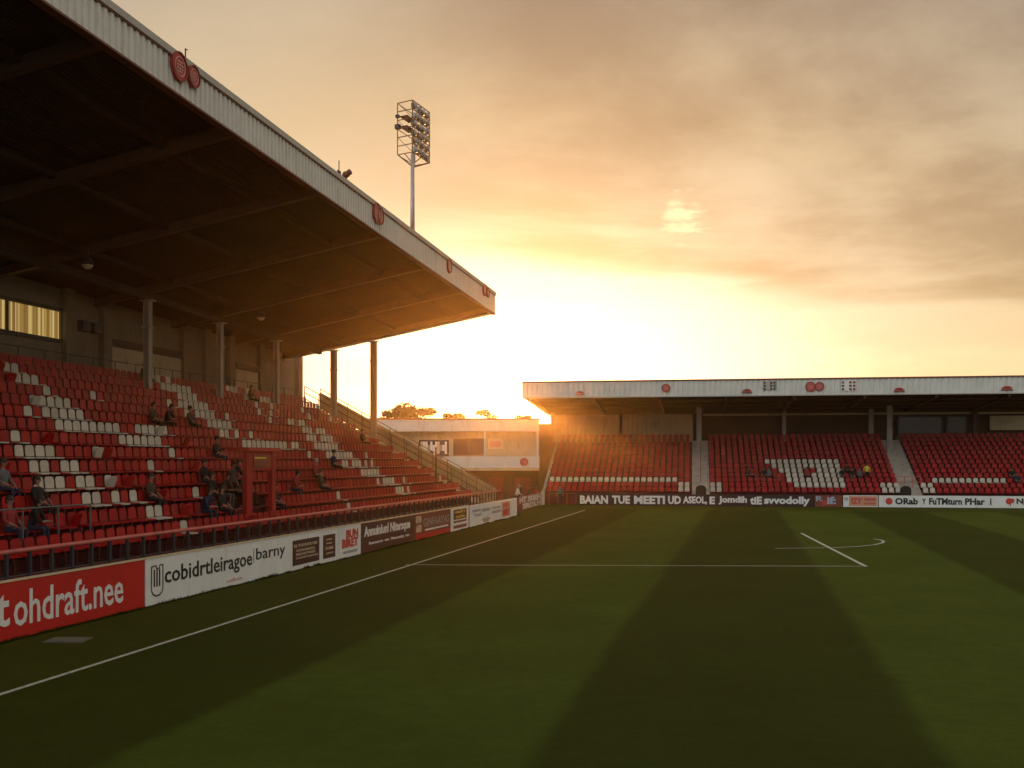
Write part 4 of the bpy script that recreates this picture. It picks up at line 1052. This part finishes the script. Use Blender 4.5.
sit(1, 22.4, 'sitlean', 'cblack', 'cnavy', 'person in black leaning forward behind the short grey handrail', turn=.3)
sit(1, 21.7, 'sit', 'cred', 'cnavy', 'person in red top at the very left edge of the photo')
sit(8, 37.5, 'sit', 'cbrown', 'cblack', 'person in brown seated high up left of the person in black')
sit(8, 38.4, 'sitlean', 'cblack', 'cblack', 'person in black leaning forward high up beside white seats')
sit(8, 40.4, 'sitback', 'cbrown', 'cblack', 'person in brown coat seated alone in the upper middle rows')
sit(2, 29.1, 'sit', 'cbrown', 'cblack', 'person in brown seated alone at the end of a white seat strip')
sit(2, 32.9, 'sit', 'cblack', 'cblack', 'person in black coat, leftmost of the group left of the red booth', long_=True)
sit(2, 33.6, 'sitlean', 'cbrown', 'cgrey', 'person in brown leaning forward in the group left of the red booth')
sit(2, 34.5, 'sitback', 'cblack', 'cblack', 'person in black coat in the middle of the group left of the booth')
sit(2, 35.3, 'sit', 'cgrey', 'cblack', 'person in grey seated closest to the left post of the red booth', long_=True)
sit(1, 32.0, 'sit', 'cblack', 'cblack', 'person in black in the second row just left of the red booth', long_=True)
sit(3, 33.9, 'sit', 'cblack', 'cnavy', 'person in black one row above the group left of the red booth')
sit(3, 36.0, 'sitlean', 'cblack', 'cblack', 'person in black leaning forward one row above and nearest the red booth')
sit(1, 30.9, 'sitlean', 'cnavy', 'cnavy', 'person in navy hunched in the second row below the black clad group', turn=-.2)
person('stand', F((BOOTH_T[0]+BOOTH_T[1])/2, L0+PITCH*2+.35, tread(2)), angL, 'cgrey', 'cblack', 'person in grey standing just behind the red booth', group=GL)
sit(1, BOOTH_T[1]+.7, 'sit', 'cblack', 'cblack', 'person in black seated just right of the red booth')
sit(2, 39.4, 'sitlean', 'cred', 'cnavy', 'person in red top leaning forward right of the red booth')
sit(5, 37.9, 'sit', 'cblack', 'cnavy', 'person in black seated above and left of the red booth')
sit(4, 47.9, 'sit', 'cnavy', 'cblack', 'person in navy seated in the farther lower rows beside white seats')
sit(2, 42.4, 'sitback', 'cbrown', 'cnavy', 'person in brown seated low, right of the booth and its neighbours')
sit(3, 43.8, 'sit', 'cred', 'cblack', 'person in red seated in fourth row well right of the booth', hair='hairgrey')
sit(13, 43.6, 'sit', 'cblack', 'cblack', 'person in black in the top row beside the nearest column')
sit(12, 52.6, 'sit', 'cbrown', 'cblack', 'person in brown high up near the middle column of the left stand')
sit(7, 58.6, 'sitback', 'cblack', 'cblack', 'person in black seated far along below the last columns')
def fsit(i, x, pose, top, leg, lab, **k):
    v = FV0+FP*i+.60; a = fu(x, v)
    person(pose, G(a, v, ftread(i)), angF, top, leg, lab, group=GF, **k)
fsit(3, 748, 'sit', 'cbrown', 'cblack', 'person in brown, leftmost of the row left of the white block')
fsit(3, 752.5, 'sitlean', 'cred', 'cnavy', 'person in red leaning forward left of the white seat block')
fsit(3, 764, 'sit', 'cblack', 'cblack', 'person in black seated near the left edge of the white block')
fsit(3, 769, 'sitback', 'cgrey', 'cnavy', 'person in grey seated against the left edge of the white block')
fsit(2, 779, 'sit', 'cred', 'cred', 'person in bright red at the lower left corner of the white block')
fsit(3, 807, 'sit', 'cred', 'cblack', 'person in red seated inside the white seat block')
fsit(3, 842, 'sit', 'cblack', 'cblack', 'person in black touching the right edge of the white block')
fsit(4, 846.5, 'sitlean', 'cbrown', 'cblack', 'person in brown in the dark group right of the white block')
fsit(3, 852, 'sit', 'cblack', 'cgrey', 'person in black between the white block and the steward')
fsit(3, 859.5, 'sit', 'cgrey', 'cnavy', 'person in grey seated just left of the yellow jacketed steward')
v = FV0+FP*3+.25; person('stand', G(fu(867, v), v, ftread(3)), angF, 'chivis', 'cblack', 'steward in yellow high visibility jacket standing in the far stand', group=GF)
fsit(3, 1011, 'sit', 'cblack', 'cnavy', 'person in black seated at the far right edge of the far stand')
fsit(2, 1017, 'sitback', 'cnavy', 'cnavy', 'person in navy seated at the far right edge below another')
person('stand', G(fu(560, .75), .75, 0), angF, 'cgrey', 'cnavy', 'person in grey standing behind the low thin corner barrier')
cd = math.atan2(-dv.y, -dv.x)
def by_board(f_, off, pose, top, leg, lab, **k): person(pose, K(CLn*f_, off, 0), math.atan2(-nv.y, -nv.x)-math.pi/2, top, leg, lab, group='people standing behind the corner board', **k)
by_board(.22, .7, 'standlean', 'cwhite', 'cnavy', 'tall person in white top, leftmost behind the corner board', hair='hairgrey', sc=1.06)
by_board(.42, .8, 'stand', 'cblack', 'cblack', 'person in black standing behind the middle of the corner board', sc=1.08)
by_board(.62, .65, 'standlean', 'cbrown', 'cblack', 'person in brown leaning over the corner board', sc=.95)
by_board(.86, .6, 'standlean', 'cred', 'cnavy', 'person in red behind the pale end panel of the corner board', sc=.95)

# ------------------------------------------------------------------ haze volume added to give veiling glare round the low sun
HAZE = .00021
hz = MB().box(-320, 320, -170, 340, -1.0, 34.0)
hm = bpy.data.materials.new('sun_glare_haze'); hm.use_nodes = True
t = NT(hm.node_tree); t.n.clear(); pv = t.add('ShaderNodeVolumePrincipled'); pv.inputs['Color'].default_value = (1, .62, .28, 1); pv.inputs['Density'].default_value = HAZE; pv.inputs['Anisotropy'].default_value = .91
mo = t.add('ShaderNodeOutputMaterial'); t.l.new(pv.outputs[0], mo.inputs['Volume'])
hz.build('haze', hm, label='thin warm haze added for veiling glare round the low sun', kind='stuff')
